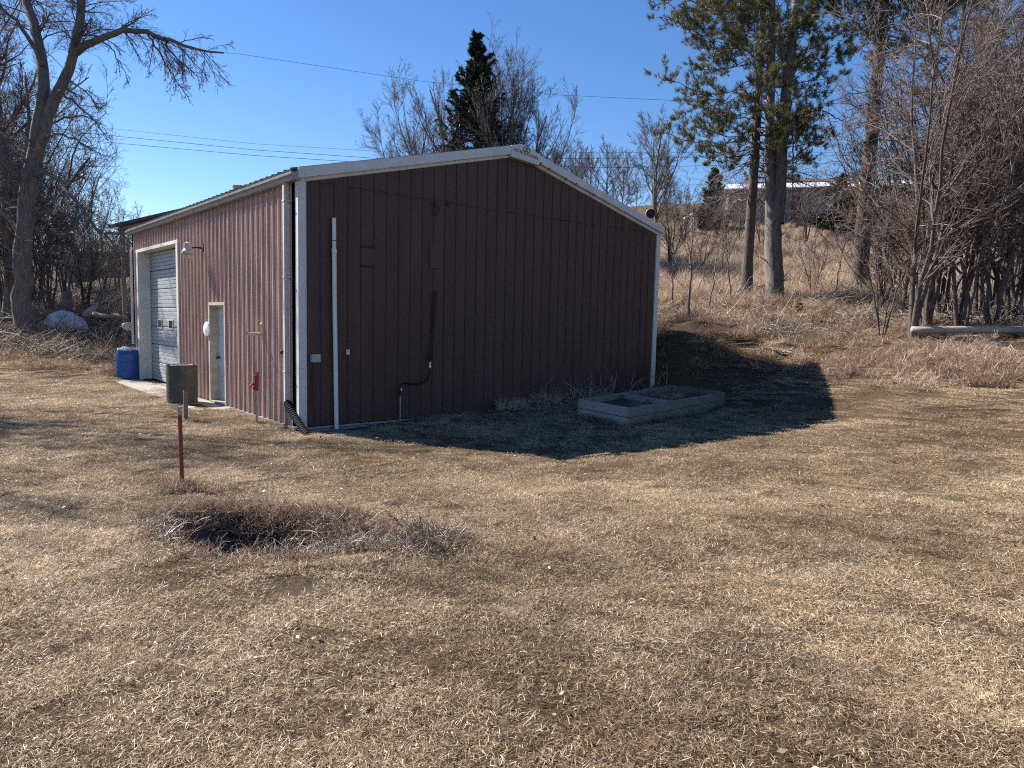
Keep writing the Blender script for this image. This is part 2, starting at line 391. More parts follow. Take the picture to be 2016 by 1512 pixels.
# hidden walls, one part each
m = MB()
v = [(XA, YB, 0), (XB, YB, 0), (XB, YB, H), (XR, YB, H+RISE), (XA, YB, H)]
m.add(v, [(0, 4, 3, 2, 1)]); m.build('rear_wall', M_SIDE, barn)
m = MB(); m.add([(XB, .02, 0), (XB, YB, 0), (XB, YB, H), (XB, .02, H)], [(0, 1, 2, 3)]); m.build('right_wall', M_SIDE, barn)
# inner shell behind the openings so that no light leaks
m = MB(); m.box(XA+.30, .05, -.05, XB-.02, YB-.03, H-.25); m.build('inner_shell', M_DARK, barn)
# roof: two ribbed slopes
def roof_slope(sgn):
    m = MB(); v = []; ys = []
    y = -.09
    while y < YB+.05:
        for u, d in ((0, 0), (.01, .03), (.035, .03), (.045, 0)): ys.append((y+u, d))
        y += .27
    ys.append((YB+.1, 0))
    for y, d in ys:
        xe = XA-.16 if sgn < 0 else XB+.16
        ze = H+RISE*(1-abs(xe-XR)/XR)+.18
        v.append((xe, y, ze+d)); v.append((XR, y, H+RISE+.18+d))
    m.add(v, [(2*k, 2*k+1, 2*k+3, 2*k+2) if sgn < 0 else (2*k, 2*k+2, 2*k+3, 2*k+1) for k in range(len(ys)-1)])
    o = m.build('roof', M_ROOF, barn)
    s = o.modifiers.new('thick', 'SOLIDIFY'); s.thickness = .02
roof_slope(-1); roof_slope(1)
# rake trim in joined lengths with a return lip underneath
def rake_piece(xa, xb, dz=0, dy=0):
    za = H+RISE*(1-abs(xa-XR)/XR); zb = H+RISE*(1-abs(xb-XR)/XR)
    m = MB(); y0 = -.13+dy; h0 = .025; h1 = .195
    v = [(xa, y0, za+h0), (xb, y0, zb+h0), (xb, y0, zb+h1+dz), (xa, y0, za+h1+dz), (xa, .0, za+h0), (xb, .0, zb+h0), (xb, .02, zb+h1+dz), (xa, .02, za+h1+dz)]
    f = [(0, 1, 2, 3), (3, 2, 6, 7), (4, 5, 1, 0), (0, 3, 7, 4), (1, 5, 6, 2)]
    m.add(v, f); k = m.build('rake_trim', M_TRIM, barn)
    l = MB(); v = [(xa, -.045, za-.035), (xb, -.045, zb-.035), (xb, -.045, zb+h0+.002), (xa, -.045, za+h0+.002), (xa, -.012, za-.045), (xb, -.012, zb-.045), (xb, -.012, zb+h0), (xa, -.012, za+h0)]
    l.add(v, f); l.build('lip', M_TRIM, k)
cuts = [XA-.04, 2.0, 4.0, 4.45]
for a_, b_ in zip(cuts[:-1], cuts[1:]): rake_piece(a_, b_-.006, dy=.004*(cuts.index(a_) % 2))
cuts = [5.22, 6.9, 8.9, XB+.05]
for a_, b_ in zip(cuts[:-1], cuts[1:]): rake_piece(a_, b_-.006, dy=.004*(cuts.index(a_) % 2))
# peak box with the maker's sign
m = MB(); zt = H+RISE
def zr(x): return H+RISE*(1-abs(x-XR)/XR)
fr = [(4.44, zr(4.44)-.03), (4.75, zr(4.44)-.055), (5.23, zr(5.23)-.035), (5.23, zr(5.23)+.20), (XR, zt+.205), (4.44, zr(4.44)+.20)]
m.add([(x, -.145, z) for x, z in fr]+[(x, -.01, z) for x, z in fr], [(0, 1, 2, 3, 4, 5)]+[(k, k+6, (k+1) % 6+6, (k+1) % 6) for k in range(6)])
pk = m.build('peak_box', M_TRIM, barn)
def text(s, size, loc, name, m, parent, extr=.001, rot=(R(90), 0, 0), sx=1, bold=0):
    c = bpy.data.curves.new(name, 'FONT'); c.body = s; c.size = size; c.extrude = extr; c.align_x = 'CENTER'; c.align_y = 'CENTER'; c.offset = bold
    o = bpy.data.objects.new(name, c); col.objects.link(o); o.parent = parent
    o.location = np.array(loc)-parent_world(parent); o.rotation_euler = rot; o.scale = (sx, 1, 1)
    me = bpy.data.meshes.new_from_object(o); t = bpy.data.objects.new(name, me); col.objects.link(t); t.parent = parent; t.location = o.location; t.rotation_euler = rot; t.scale = (sx, 1, 1)
    me.materials.clear(); me.materials.append(m); bpy.data.objects.remove(o); return t
text('LESTER BUILDINGS', .092, (4.84, -.149, zt+.015), 'lettering', M_INK, pk, rot=(R(90), R(7), 0), sx=.9)
lg = MB()
for dx, dz in ((-.05, 0), (.035, -.008)):
    c0 = np.array((4.86+dx, -.150, zt+.105+dz)); 
    for a0 in range(0, 360, 90):
        a1 = R(a0+8); a2 = R(a0+82)
        lg.tube([c0+np.array((math.cos(t)*.055, -.002, math.sin(t)*.040)) for t in np.linspace(a1, a2, 5)], .010, 5)
lg.build('emblem', M_GREEN, pk)
# small dark fixings on the right rake
for px, py in ((1063, 323), (1080, 333), (1113, 353), (1133, 363), (1168, 384)):
    p = on_y(px, py, -.14); MB().tube([p+[-.03, 0, -.03], p+[.035, -.02, .03]], .012, 6).build('clip', M_DARK, barn)
# corner trims
m = MB(); m.box(XA-.012, -.035, .0, -.0, .0, H+.02); m.box(XA-.014, -.036, .0, XA, .085, H+.02); m.box(-.012, -.045, 0, -.002, -.034, H); m.build('corner_trim', M_TRIM, barn)
m = MB(); m.box(9.440, -.035, -.02, XB+.012, .0, H+.02); m.box(XB, -.036, -.02, XB+.014, .10, H+.02); m.build('corner_trim', M_TRIM, barn)
MB().box(XA-.015, -.041, 2.78, -.001, -.030, 2.84).build('trim_joint', M_TRIM, barn)
m = MB(); m.box(XA-.014, YB-.10, 0, XA+.05, YB, H); m.build('corner_trim', M_TRIM, barn)
MB().box(0.0, -.030, -.035, 9.44, .0, .0).build('base_trim', M_TRIM2, barn)
MB().box(XA-.046, .09, -.06, XA, 3.66, .0).build('base_trim', M_TRIM2, barn)
# footing under the walls
MB().box(XA+.02, .0, -.6, XB-.02, YB, -.047).build('foundation', M_CONC, barn)
# gutter with rolled front
m = MB(); g0 = XA-.002; gp = [(0, -.055), (-.125, -.055), (-.135, .0), (-.165, .035), (-.17, .075), (-.155, .075), (-.15, .04), (-.12, .0), (-.115, -.04), (0, -.04)]
n = len(gp); v = [(g0+x, -.10, H+.0+z) for x, z in gp]+[(g0+x, YB+.1, H+z) for x, z in gp]
m.add(v, [(k, (k+1) % n, (k+1) % n+n, k+n) for k in range(n)]+[tuple(range(n))[::-1], tuple(range(n, 2*n))])
gut = m.build('gutter', M_TRIM2, barn)
m = MB(); m.add([(g0+x, -.105, H+z) for x, z in gp[:5]+[(0, .075)]]+[(g0+x, -.125, H+z) for x, z in gp[:5]+[(0, .075)]], [(0,1,2,3,4,5), (11,10,9,8,7,6)]+[(k, (k+1)%6, (k+1)%6+6, k+6) for k in range(6)]); m.build('end_cap', M_TRIM2, gut)
MB().box(XA-.02, .0, H+.02, XA, YB, H+.16).build('fascia', M_TRIM2, barn)
# downspout and black drain extension
m = MB(); dx0, dx1 = XA-.115, XA-.025; m.box(dx0, .31, .37, dx1, .385, H-.055)
ds = m.build('downspout', M_TRIM, barn, bevel=.008)
for z in (.95, 2.6, 3.9): MB().box(dx0-.006, .30, z, XA-.003, .395, z+.03).build('strap', M_TRIM, ds)
MB().tube([(XA-.07, .347, .44), (XA-.07, .347, .38)], .062, 12).build('collar', M_TRIM2, ds)
pts = [np.array((XA-.075, .34, .42))+t*(np.array((-.17, -.42, -.06))-np.array((XA-.075, .34, .42)))+np.array((0, 0, -.03*math.sin(t*3.14))) for t in np.linspace(0, 1, 36)]
MB().tube(pts, [.060+.006*(k % 2) for k in range(36)], 14).build('drain_hose', M_BLACK, ds)
# man door
dr = MB(); yA, yB_ = 3.662, 4.710; rc = .15
f = MB(); f.box(XA-.044, yA-.02, -.02, XA+.01, yA+.045, 2.19); f.box(XA-.044, yB_-.045, -.02, XA+.01, yB_+.03, 2.19); f.box(XA-.046, yA-.02, 2.135, XA+.01, yB_+.03, 2.20)
f.box(XA+.01, yB_-.05, 0, XA+rc+.03, yB_+.0, 2.15); f.box(XA+.01, yA, 0, XA+rc+.03, yA+.035, 2.15); f.box(XA+.01, yA+.035, 2.10, XA+rc+.03, yB_-.05, 2.16)
f.build('door_frame', M_CREAM, barn)
d = MB().box(XA+rc, yA+.035, .03, XA+rc+.045, yB_-.05, 2.10).build('entry_door', M_DOOR, barn)
MB().lathe((XA+rc-.0, yB_-.13, .98), [(.028, 0), (.028, .01), (.012, .012), (.012, .04), (.03, .045), (.034, .06), (.025, .075)], 14, axis=(-1, 0, 0)).build('knob', M_DARK, d, smooth=True)
MB().box(XA-.06, yA+.03, -.04, XA+rc, yB_-.045, .03).build('threshold', M_CONC, barn)
# roll-up door in recessed sections
rA, rB, rz = 7.20, 11.10, 3.66; rr = .27
f = MB(); f.box(XA-.044, 7.045, -.02, XA+.005, rA, rz+.06); f.box(XA-.044, rB, -.02, XA+.005, 11.275, rz+.06); f.box(XA-.047, 7.03, rz, XA+.005, 11.29, rz+.085)
f.box(XA+.005, rB, 0, XA+rr+.05, rB+.17, rz+.05); f.box(XA+.005, 7.05, 0, XA+rr+.05, rA, rz+.05); f.box(XA+.005, rA, rz, XA+rr+.05, rB, rz+.04)
f.box(XA+rr-.03, rB-.05, 0, XA+rr+.0, rB, rz)
f.build('door_frame', M_TRIM, barn)
ro = MB().box(XA+rr+.03, rA, .0, XA+rr+.06, rB, rz).build('roll_up_door', M_ROLL, barn)
ns = 7; sh = rz/ns
for k in range(ns):
    z0 = k*sh; m = MB(); prof = [(z0+.004, 0), (z0+.012, .022)]
    nb = 5
    for q in range(nb):
        za = z0+.012+(sh-.024)*q/nb; zb = z0+.012+(sh-.024)*(q+1)/nb
        prof += [(za+.012, .024), (zb-.012, .024), (zb-.006, .010)]
    prof += [(z0+sh-.004, 0)]
    v = []
    for z, dd in prof: v += [(XA+rr+.03-dd, rA+.01, z), (XA+rr+.03-dd, rB-.06, z)]
    m.add(v, [(2*q, 2*q+1, 2*q+3, 2*q+2) for q in range(len(prof)-1)])
    m.build('door_section', M_ROLL, ro)
for yc in (7.75, 8.95, 10.05):
    z0 = 1.50; w = MB(); x = XA+rr
    for b in ((yc-.22, z0, yc+.22, z0+.035), (yc-.22, z0+.235, yc+.22, z0+.27), (yc-.22, z0+.035, yc-.185, z0+.235), (yc+.185, z0+.035, yc+.22, z0+.235)):
        w.box(x-.014, b[0], b[1], x+.02, b[2], b[3])
    w.build('window', M_CREAM, ro); MB().box(x-.004, yc-.185, z0+.035, x+.01, yc+.185, z0+.235).build('pane', M_GLASS, ro)
MB().box(XA+rr-.03, 7.5, .62, XA+rr, 7.53, .80).build('handle', M_DARK, ro)
# vent chimney on the roof slope
c = on_x(469, 372, 1.25); m = MB(); zb = H+RISE*(1-(XR-1.25)/XR)+.12
m.lathe((1.25, c[1], zb), [(.10, 0), (.10, c[2]-zb-.1), (.16, c[2]-zb-.09), (.16, c[2]-zb-.03), (.12, c[2]-zb-.02), (.12, c[2]-zb+.02), (.15, c[2]-zb+.03), (.15, c[2]-zb+.08), (.10, c[2]-zb+.10)], 14)
tag(m.build('chimney', M_CREAM, barn), 'pale stacked vent chimney on the roof')
# wall bits on the gable
p = MB(); p.tube([(.535, -.085, -.06), (.52, -.080, 1.2), (.505, -.075, 2.2), (.500, -.072, 3.05)], .040, 14); p.tube([(.500, -.072, 3.05), (.499, -.072, 3.13)], .047, 14); p.tube([(.499, -.072, 3.13), (.496, -.07, 3.66)], .036, 14)
pv = p.build('vent_pipe', M_PVC, barn, smooth=False); tag(pv, 'tall white plastic pipe leaning along the gable wall')
MB().tube([(.45, -.01, 3.27), (.46, -.10, 3.27), (.50, -.12, 3.27), (.54, -.10, 3.27), (.55, -.01, 3.27)], .005, 5).build('strap', M_DARK, pv)
bx = MB().box(.075, -.09, 1.145, .235, -.005, 1.285).build('junction_box', M_GREYBOX, barn, bevel=.006)
MB().tube([(.11, -.03, 1.15), (.105, -.03, .8), (.125, -.035, .4), (.16, -.03, .02)], .006, 5).build('cable', M_DARK, bx)
o = MB().box(.755, -.05, 1.27, .815, -.005, 1.36).build('outlet_box', M_PVC, barn, bevel=.006)
MB().tube([(.770, -.053, 1.34), (.785, -.053, 1.31), (.785, -.053, 1.29)], .004, 5).tube([(.80, -.053, 1.34), (.785, -.053, 1.31)], .004, 5).build('socket', M_DARK, o)
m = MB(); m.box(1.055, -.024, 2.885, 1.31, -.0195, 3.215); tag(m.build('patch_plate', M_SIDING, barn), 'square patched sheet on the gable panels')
MB().box(1.045, -.028, 3.20, 1.32, -.020, 3.235).build('patch_edge', M_DARK, barn); MB().box(1.045, -.028, 2.865, 1.32, -.020, 2.895).build('patch_edge', M_DARK, barn)
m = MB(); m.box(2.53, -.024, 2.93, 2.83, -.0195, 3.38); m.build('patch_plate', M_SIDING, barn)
# hooks and rope ring high on the gable
rg = on_y(858, 413, -.05); m = MB()
m.tube([rg+[.07*math.cos(t), -.01*math.sin(t), .085*math.sin(t)] for t in np.linspace(0, 6.28, 22)], .008, 6)
m.tube([rg+[-.04, 0, .24], rg+[-.05, -.02, .14], rg+[-.02, 0, .08]], .012, 6); tag(m.build('rope_ring', M_DARK, barn), 'dark rope ring hanging from a hook')
hk = on_y(881, 400, -.04); MB().tube([hk+[-.02, .02, .06], hk+[.0, -.03, .0], hk+[-.03, -.02, -.03], hk+[.03, 0, -.06]], .012, 6).build('hook', M_DARK, barn)
# fastener line at eave height: small bolts and a sagging wire
w = MB(); xs = np.linspace(.35, 9.3, 60)
for k_ in range(0, 58, 1):
    if hash2(np.array(k_), np.array(7)) > .35: w.tube([(x, -.022, 4.250-.03*math.sin(x*.33)**2) for x in xs[k_:k_+2]], .003, 4)
for i in range(36): 
    x = i*S+.065; w.box(x-.008, -.012, 4.20, x+.008, -.001, 4.216)
tag(w.build('wall_fasteners', M_DARK, barn), kind='stuff')
# pipe, hose and valve low on the gable
m = MB(); hx = 1.845; m.tube([(hx, -.10, -.1), (hx, -.10, .50)], .016, 8)
sp = m.build('standpipe', M_GALV, barn); tag(sp, 'grey standpipe with brass valve at the foot of the gable')
MB().tube([(hx, -.10, .47), (hx, -.10, .66)], .026, 8).tube([(hx-.02, -.13, .56), (hx+.01, -.13, .60)], .012, 6).build('valve', M_DARK, sp)
MB().lathe((hx, -.135, .585), [(.014, -.02), (.014, .04)], 8).build('brass_fitting', M_PVC, sp)
q = [(hx, -.10, .66), (hx+.03, -.11, .70), (hx+.12, -.12, .71), (hx+.25, -.12, .68), (hx+.38, -.12, .675), (hx+.50, -.11, .70), (hx+.60, -.10, .76), (hx+.66, -.09, .85), (hx+.68, -.08, .98)]
MB().tube(q, .014, 8).build('hose', M_BLACK, sp)
MB().lathe((hx+.68, -.085, .98), [(.02, 0), (.026, .03), (.016, .06), (.02, .12)], 10).build('brass_fitting', M_PVC, sp)
MB().tube([(2.545, -.075, 1.12), (2.56, -.07, 1.35), (2.60, -.06, 1.6), (2.625, -.055, 1.9), (2.64, -.05, 2.25), (2.655, -.05, 2.51)], .026, 8).tube([(2.50, -.08, 1.19), (2.56, -.08, 1.19)], .022, 6).build('riser_hose', M_RUSTRED, sp)
# left wall fittings
b = on_x(505, 657, XA-.14); m = MB()
m.tube([(XA-.02, b[1]+.02, b[2]+.20), (XA-.05, b[1]+.02, b[2]+.18), (XA-.055, b[1]+.02, b[2]+.03)], .022, 8)
m.tube([(XA-.26, b[1]+.07, b[2]-.01), (XA-.05, b[1]+.02, b[2]+.0)], .035, 10); m.box(XA-.10, b[1]-.03, b[2]-.045, XA-.01, b[1]+.06, b[2]+.02)
m.tube([(XA-.26, b[1]+.07, b[2]-.01), (XA-.31, b[1]+.08, b[2]+.05)], [.035, .012], 8)
tag(m.build('conduit_elbow', M_CREAM, barn), 'cream conduit elbow sticking out right of the entry door')
b = on_x(555, 693, XA-.03); MB().lathe((XA-.02, b[1], b[2]), [(.04, 0), (.045, .02), (.02, .05)], 10, axis=(-1, 0, 0)).build('outlet_cover', M_DARK, barn)
b = on_x(408, 648, XA-.06); dk = MB(); dk.lathe((XA-.02, b[1], b[2]), [(.05, 0), (.06, .02), (.155, .03), (.165, .05), (.15, .07), (.03, .085)], 28, axis=(-1, -.1, 0))
tag(dk.build('round_cover', M_WHITE, barn, smooth=False), 'round white disc on the wall beside the entry door')
b = on_x(370, 495, XA-.33); ax = np.array((XA-.33, b[1], b[2]))
lm = MB(); lm.lathe(ax, [(r_*.78, h_*.8) for r_, h_ in ((.03, .27), (.04, .25), (.10, .23), (.11, .08), (.13, .05), (.165, .0), (.17, -.06), (.15, -.07), (.15, -.03))], 20)
lm = lm.build('barn_light', M_GREYBOX, barn); tag(lm, 'grey barn light on an arm above the entry door')
MB().lathe(ax, [(.096, -.04), (.096, -.10), (.085, -.155), (.045, -.18)], 16).build('bulb_glass', M_CREAM, lm, smooth=True)
MB().tube([ax+[.02, 0, .08], ax+[.20, .02, .11], (XA-.02, b[1]+.02, b[2]+.10)], .022, 8).box(XA-.03, b[1]-.06, b[2]+.02, XA-.0, b[1]+.10, b[2]+.18).build('arm', M_DARK, lm)
# conduits and meter on the far left corner
mt = MB(); mt.tube([(XA-.07, YB+.02, 1.0), (XA-.07, YB+.02, 3.7), (XA-.02, YB, 3.85)], .035, 8); tag(mt.build('conduit', M_TRIM, barn), 'white conduit up the far left corner')
mt = MB(); mt.box(XA-.22, YB+.02, 1.40, XA-.02, YB+.16, 1.64); mt.lathe((XA-.28, YB+.0, 1.53), [(.09, -.03), (.09, .10)], 16, axis=(0, -1, 0)); mt = mt.build('meter_box', M_GREYBOX, barn)
# eave light on right rear corner
# ------------------------------------------------------------------ concrete apron
m = MB(); a0 = ground_at(418, 795); 
m.box(XA-.75, 3.3, -.10, XA-.0, 11.35, -.012); ap = m.build('apron', M_CONC, None, bevel=.015); tag(ap, kind='structure'); ap.name = 'concrete_apron'

# ------------------------------------------------------------------ yard hydrant
b = on_x(505, 745, XA-.30); hyd = empty('yard_hydrant', (b[0], b[1], gz(b[0], b[1])), 'red enamel hydrant on a grey pipe beside the ribbed left wall', 'hydrant')
h0 = np.array(hyd.location)
MB().tube([h0+[0, 0, -.2], h0+[0, 0, .62]], .020, 8).build('pipe', M_GALV, hyd)
MB().tube([h0+[0, 0, .60], h0+[0, 0, .88]], [.032, .045], 10).tube([h0+[0, 0, .70], h0+[-.09, -.02, .73], h0+[-.13, -.03, .68]], .022, 8).tube([h0+[-.02, 0, .65], h0+[-.07, 0, .68]], .03, 8).build('head', M_REDH, hyd)
MB().box(h0[0]-.02, h0[1]-.03, h0[2]+.87, h0[0]+.03, h0[1]+.03, h0[2]+.95).tube([h0+[.0, 0, .93], h0+[-.02, -.02, .80]], .012, 6).build('handle', M_REDH, hyd)

# ------------------------------------------------------------------ drums
def drum(px, py, d, r, h, m_, name, label, cat, prof=None, top=None):
    p = at(px, py, d); z = gz(p[0], p[1]); e = empty(name, (p[0], p[1], z-.02), label, cat)
    prof = prof or [(r*.97, 0), (r, .02), (r, h*.32), (r*1.01, h*.335), (r, h*.35), (r, h*.65), (r*1.01, h*.665), (r, h*.68), (r, h-.02), (r*1.015, h-.01), (r*1.015, h), (r*.96, h), (r*.96, h-.02)]
    MB().lathe((p[0], p[1], z-.02), prof, 36).build('body', m_, e, smooth=False)
    return e, np.array((p[0], p[1], z-.02))
e, p = drum(359, 790, 15.6, .315, .86, M_DRUM, 'steel_drum', 'old dull steel drum with rust patches on the apron by the entry door', 'drum')
MB().tube([p+[.22*math.cos(t), .22*math.sin(t), .845] for t in np.linspace(0, 6.28, 20)], .012, 5).build('rim', M_GALV, e)
r_ = .345; h_ = .88
e, p = drum(254, 746, 20.9, r_, h_, M_BLUE, 'plastic_barrel', 'blue plastic barrel beside the far left corner of the barn', 'barrel',
            prof=[(r_*.86, 0), (r_*.93, .05), (r_*.97, .2), (r_*1.0, h_*.33), (r_*.985, h_*.36), (r_*1.0, h_*.39), (r_*1.0, h_*.6), (r_*.985, h_*.63), (r_*1.0, h_*.66), (r_*.97, h_*.85), (r_*.90, h_*.95), (r_*.88, h_), (r_*.80, h_), (r_*.78, h_*.97)])
j = MB(); rd = random.Random(4)
for k in range(26):
    a = rd.uniform(0, 6.28); q = rd.uniform(0, .26); c = p+[q*math.cos(a), q*math.sin(a), h_-.01+rd.uniform(0, .05)]
    s_ = rd.uniform(.03, .07); j.box(c[0]-s_, c[1]-s_, c[2]-.04, c[0]+s_, c[1]+s_, c[2]+rd.uniform(.02, .06), jit=.02)
j = j.build('scrap', M_WHITE, None, origin=p+[0, 0, h_]); tag(j, 'loose pale scraps heaped on top of the blue barrel', 'scraps', kind='stuff')

# ------------------------------------------------------------------ posts in the lawn
b = ground_at(359, 966); po = empty('marker_post', b.tolist(), 'thin red steel post with bare grey top standing by the grassy hole', 'post')
MB().tube([b+[0, 0, -.1], b+[-.010, 0, .80]], .021, 10).build('shaft', M_RED, po)
tag(MB().tube([b+[-.010, 0, .802], b+[-.012, 0, .875]], .019, 10).tube([b+[-.012, 0, .875], b+[-.012, 0, .89]], .024, 10).build('bare_top', M_GALV, po), 'bare grey top')
b = ground_at(366, 827); st = MB(); st.box(b[0]-.035, b[1]-.02, b[2]-.1, b[0]+.035, b[1]+.03, b[2]+.55, jit=.006)
tag(st.build('wooden_stake', M_WOOD, None, origin=b), 'short weathered brown wooden stake in the lawn near the drum', 'stake')

# ------------------------------------------------------------------ raised bed
fc = ground_at(1240, 838); lc = at(1136, 800, 14.45); rc_ = ground_at(1428, 800)
fc = np.array([4.95, -2.93]); 
def bedpt(px, py, z): 
    v = at(px, py, 1)-CAM; return (CAM+v*((z-CAM[2])/v[2]))
ZT = gz(*ground_at(1240, 838)[:2])+.36
A = bedpt(1240, 803, ZT)[:2]; B = bedpt(1428, 772, ZT)[:2]; D = bedpt(1137, 785, ZT)[:2]; C = bedpt(1322, 758, ZT)[:2]
bed = empty('raised_bed', (A[0], A[1], ZT-.36), 'two-bay raised garden bed of grey planks in the shade of the barn', 'garden bed')
def plank(P, Q, z0, z1, t, mm, name='plank', inward=None):
    P = np.array(P); Q = np.array(Q); d = (Q-P)/np.linalg.norm(Q-P); nrm = np.array([-d[1], d[0]])
    if inward is not None and np.dot(nrm, np.array(inward)-P) < 0: nrm = -nrm
    m = MB(); v = [(*P, z0), (*Q, z0), (*(Q+nrm*t), z0), (*(P+nrm*t), z0), (*P, z1), (*Q, z1+.0), (*(Q+nrm*t), z1), (*(P+nrm*t), z1)]
    m.add(v, [(0,3,2,1),(4,5,6,7),(0,1,5,4),(1,2,6,5),(2,3,7,6),(3,0,4,7)])
    return m.build(name, mm, bed, bevel=.004)
ctr = (A+B+C+D)/4; t = .042; hw = .178
for k in range(2):
    z1 = ZT-k*(hw+.008); z0 = z1-hw; o = .006*k
    plank(A, B, z0, z1, t, M_WOOD, inward=ctr); plank(D, C, z0, z1-.004, t, M_WOOD, inward=ctr)
    e1 = (D-A)/np.linalg.norm(D-A)
    plank(A+e1*t+(A-B)/np.linalg.norm(A-B)*.0, D-e1*t, z0, z1-.002, t, M_WOOD2, inward=ctr)
    plank(B+e1*t, C-e1*t, z0, z1-.002, t, M_WOOD, inward=ctr)
mid1 = A*.58+B*.42; mid2 = D*.58+C*.42; e2 = (mid2-mid1)/np.linalg.norm(mid2-mid1)
plank(mid1+e2*t, mid2-e2*t, ZT-.2, ZT-.02, t, M_WOOD2, name='divider')
BEDQ = (A, B, C, D)
m = MB(); ins = lambda P: P+(ctr-P)*.04
q = [ins(A), ins(B), ins(C), ins(D)]; m.add([(*p_, ZT-.42) for p_ in q]+[(*p_, ZT-.13) for p_ in q], [(4,5,6,7),(0,1,5,4),(1,2,6,5),(2,3,7,6),(3,0,4,7)])
m.build('soil', M_SOIL, bed)

# ------------------------------------------------------------------ log, rocks, stump, sticks
def log(px0, py0, d0, px1, py1, d1, r0, r1, label, wob=.03, name='fallen_log', mm=None, n=12):
    a = at(px0, py0, d0); b = at(px1, py1, d1); L = np.linalg.norm(b-a); P = []
    for k in range(n):
        t_ = k/(n-1); p = a+(b-a)*t_; p = p+np.array([0, 0, wob*math.sin(t_*7+px0)]); p[2] = max(p[2], gz(p[0], p[1])+r0*.6) if name == 'fallen_log' else p[2]; P.append(p)
    o = MB().tube(P, [r0+(r1-r0)*k/(n-1) for k in range(n)], 12).build(name, mm or M_LOG, None, smooth=True, origin=P[0])
    return tag(o, label, 'log')
log(1795, 647, 18.0, 2120, 655, 17.4, .085, .115, 'long bleached log lying in front of the bare thicket')
log(1800, 662, 18.4, 2010, 668, 17.9, .05, .07, 'thin grey pole lying under the bleached log', name='fallen_pole')
rk = [(1810,668,.14), (1835,664,.11), (1862,672,.15), (1893,676,.10), (1925,668,.12), (1960,676,.17), (1812,677,.08), (1990,668,.09)]
for i, (px, py, r) in enumerate(rk):
    p = ground_at(px, py); m = MB(); rd = random.Random(i)
    m.lathe(p-[0, 0, .03], [(r*.6, -.05), (r, .0), (r*.95, r*.35), (r*.5, r*.6)], 9); me = [tuple(np.array(v)+[rd.uniform(-1, 1)*r*.18, rd.uniform(-1, 1)*r*.18, rd.uniform(-1, 1)*r*.12]) for v in m.v]; m.v = me
    tag(m.build('rock', M_ROCK, None, origin=p), ['grey rock at the left end of the bleached log', 'small grey rock, second from the left below the bleached log', 'flat grey rock below the left third of the bleached log', 'small rock left of the middle below the bleached log', 'grey rock under the middle of the bleached log', 'largest grey rock, low in front of the bleached log', 'lowest small rock at the left end of the bleached log', 'small grey rock nearest the right edge below the log'][i], 'rock', 'rocks below the bleached log')
p = ground_at(1570, 612); m = MB(); m.lathe(p-[0, 0, .1], [(.20, 0), (.17, .12), (.155, .36), (.05, .37)], 14); tag(m.build('tree_stump', M_MOSS, None, origin=p), 'small cut stump with yellow moss near the forked tree', 'stump')
for i in range(6):
    rd = random.Random(i+30); a = ground_at(1515+rd.uniform(-10, 30), 688+rd.uniform(-2, 10)); b = ground_at(1580+rd.uniform(-20, 50), 706+rd.uniform(-4, 10))
    P = [a+(b-a)*t_+[rd.uniform(-.05, .05), rd.uniform(-.05, .05), .05+rd.uniform(-.02, .05)] for t_ in np.linspace(0, 1, 7)]
    P = [np.array([q[0], q[1], max(q[2], gz(q[0], q[1])+.03)]) for q in P]
    tag(MB().tube(P, [.020, .018, .016, .014, .011, .008, .004], 6).build('cut_branch', M_LOG, None, origin=P[0]), ['bleached cut branch lying lowest at the shadow edge', 'bleached cut branch on top of the small branch heap', 'bleached cut branch at the left end of the branch heap', 'bleached cut branch at the right end of the branch heap', 'bleached cut branch in the middle of the branch heap', 'bleached cut branch lying furthest back in the branch heap'][i], 'branch', 'bleached branches by the shadow edge')

# ------------------------------------------------------------------ junk on the left bank
c = at(128, 655, 29.0); c[2] = gz(c[0], c[1])
nu, nv = 26, 10; Vv = []
for j_ in range(nv):
    for i_ in range(nu):
        a = 2*math.pi*i_/nu; e_ = (j_/(nv-1))**.8*math.pi/2; w_ = 1+.10*math.sin(a*5+j_)+.06*math.sin(a*9)
        Vv.append((c[0]+(.95*math.cos(a)*math.cos(e_)*w_*RT[0]-.6*math.sin(a)*math.cos(e_)*FW[0]), c[1]+(.95*math.cos(a)*math.cos(e_)*w_*RT[1]-.6*math.sin(a)*math.cos(e_)*FW[1]), c[2]-.1+.95*math.sin(e_)*(1+.05*math.sin(a*3))))
m = MB(); m.add(Vv, [(j_*nu+i_, j_*nu+(i_+1) % nu, (j_+1)*nu+(i_+1) % nu, (j_+1)*nu+i_) for j_ in range(nv-1) for i_ in range(nu)])
tag(m.build('tarp_heap', M_TARP, None, smooth=True, origin=c), 'low heap under a crumpled pale tarp on the left bank', 'tarp')
log(133, 612, 30.0, 131, 574, 30.1, .20, .19, 'thick dark upright log behind the tarp heap', name='standing_log', mm=M_BARK, wob=0, n=3)
log(178, 625, 29, 203, 572, 29.4, .13, .11, 'dark timber leaning diagonally right of the tarp heap', name='leaning_timber', mm=M_BARK, wob=0, n=3)
log(168, 622, 28.7, 192, 598, 29.1, .16, .10, 'pale split timber propped against the tarp heap', name='leaning_timber', mm=M_LOG, wob=0, n=3)
log(0, 655, 25.5, 85, 672, 25.0, .05, .03, 'grey pole on the brush pile beside the big trunk', name='fallen_pole', mm=M_TWIG, wob=.04)
log(-60, 640, 27, 28, 628, 27, .10, .07, 'grey log left of the big forked trunk', name='fallen_pole', mm=M_BARK, wob=.04)
log(185, 618, 26.4, 250, 626, 26.0, .09, .07, 'grey log lying right of the leaning timbers', name='fallen_pole', mm=M_WOOD, wob=.04)
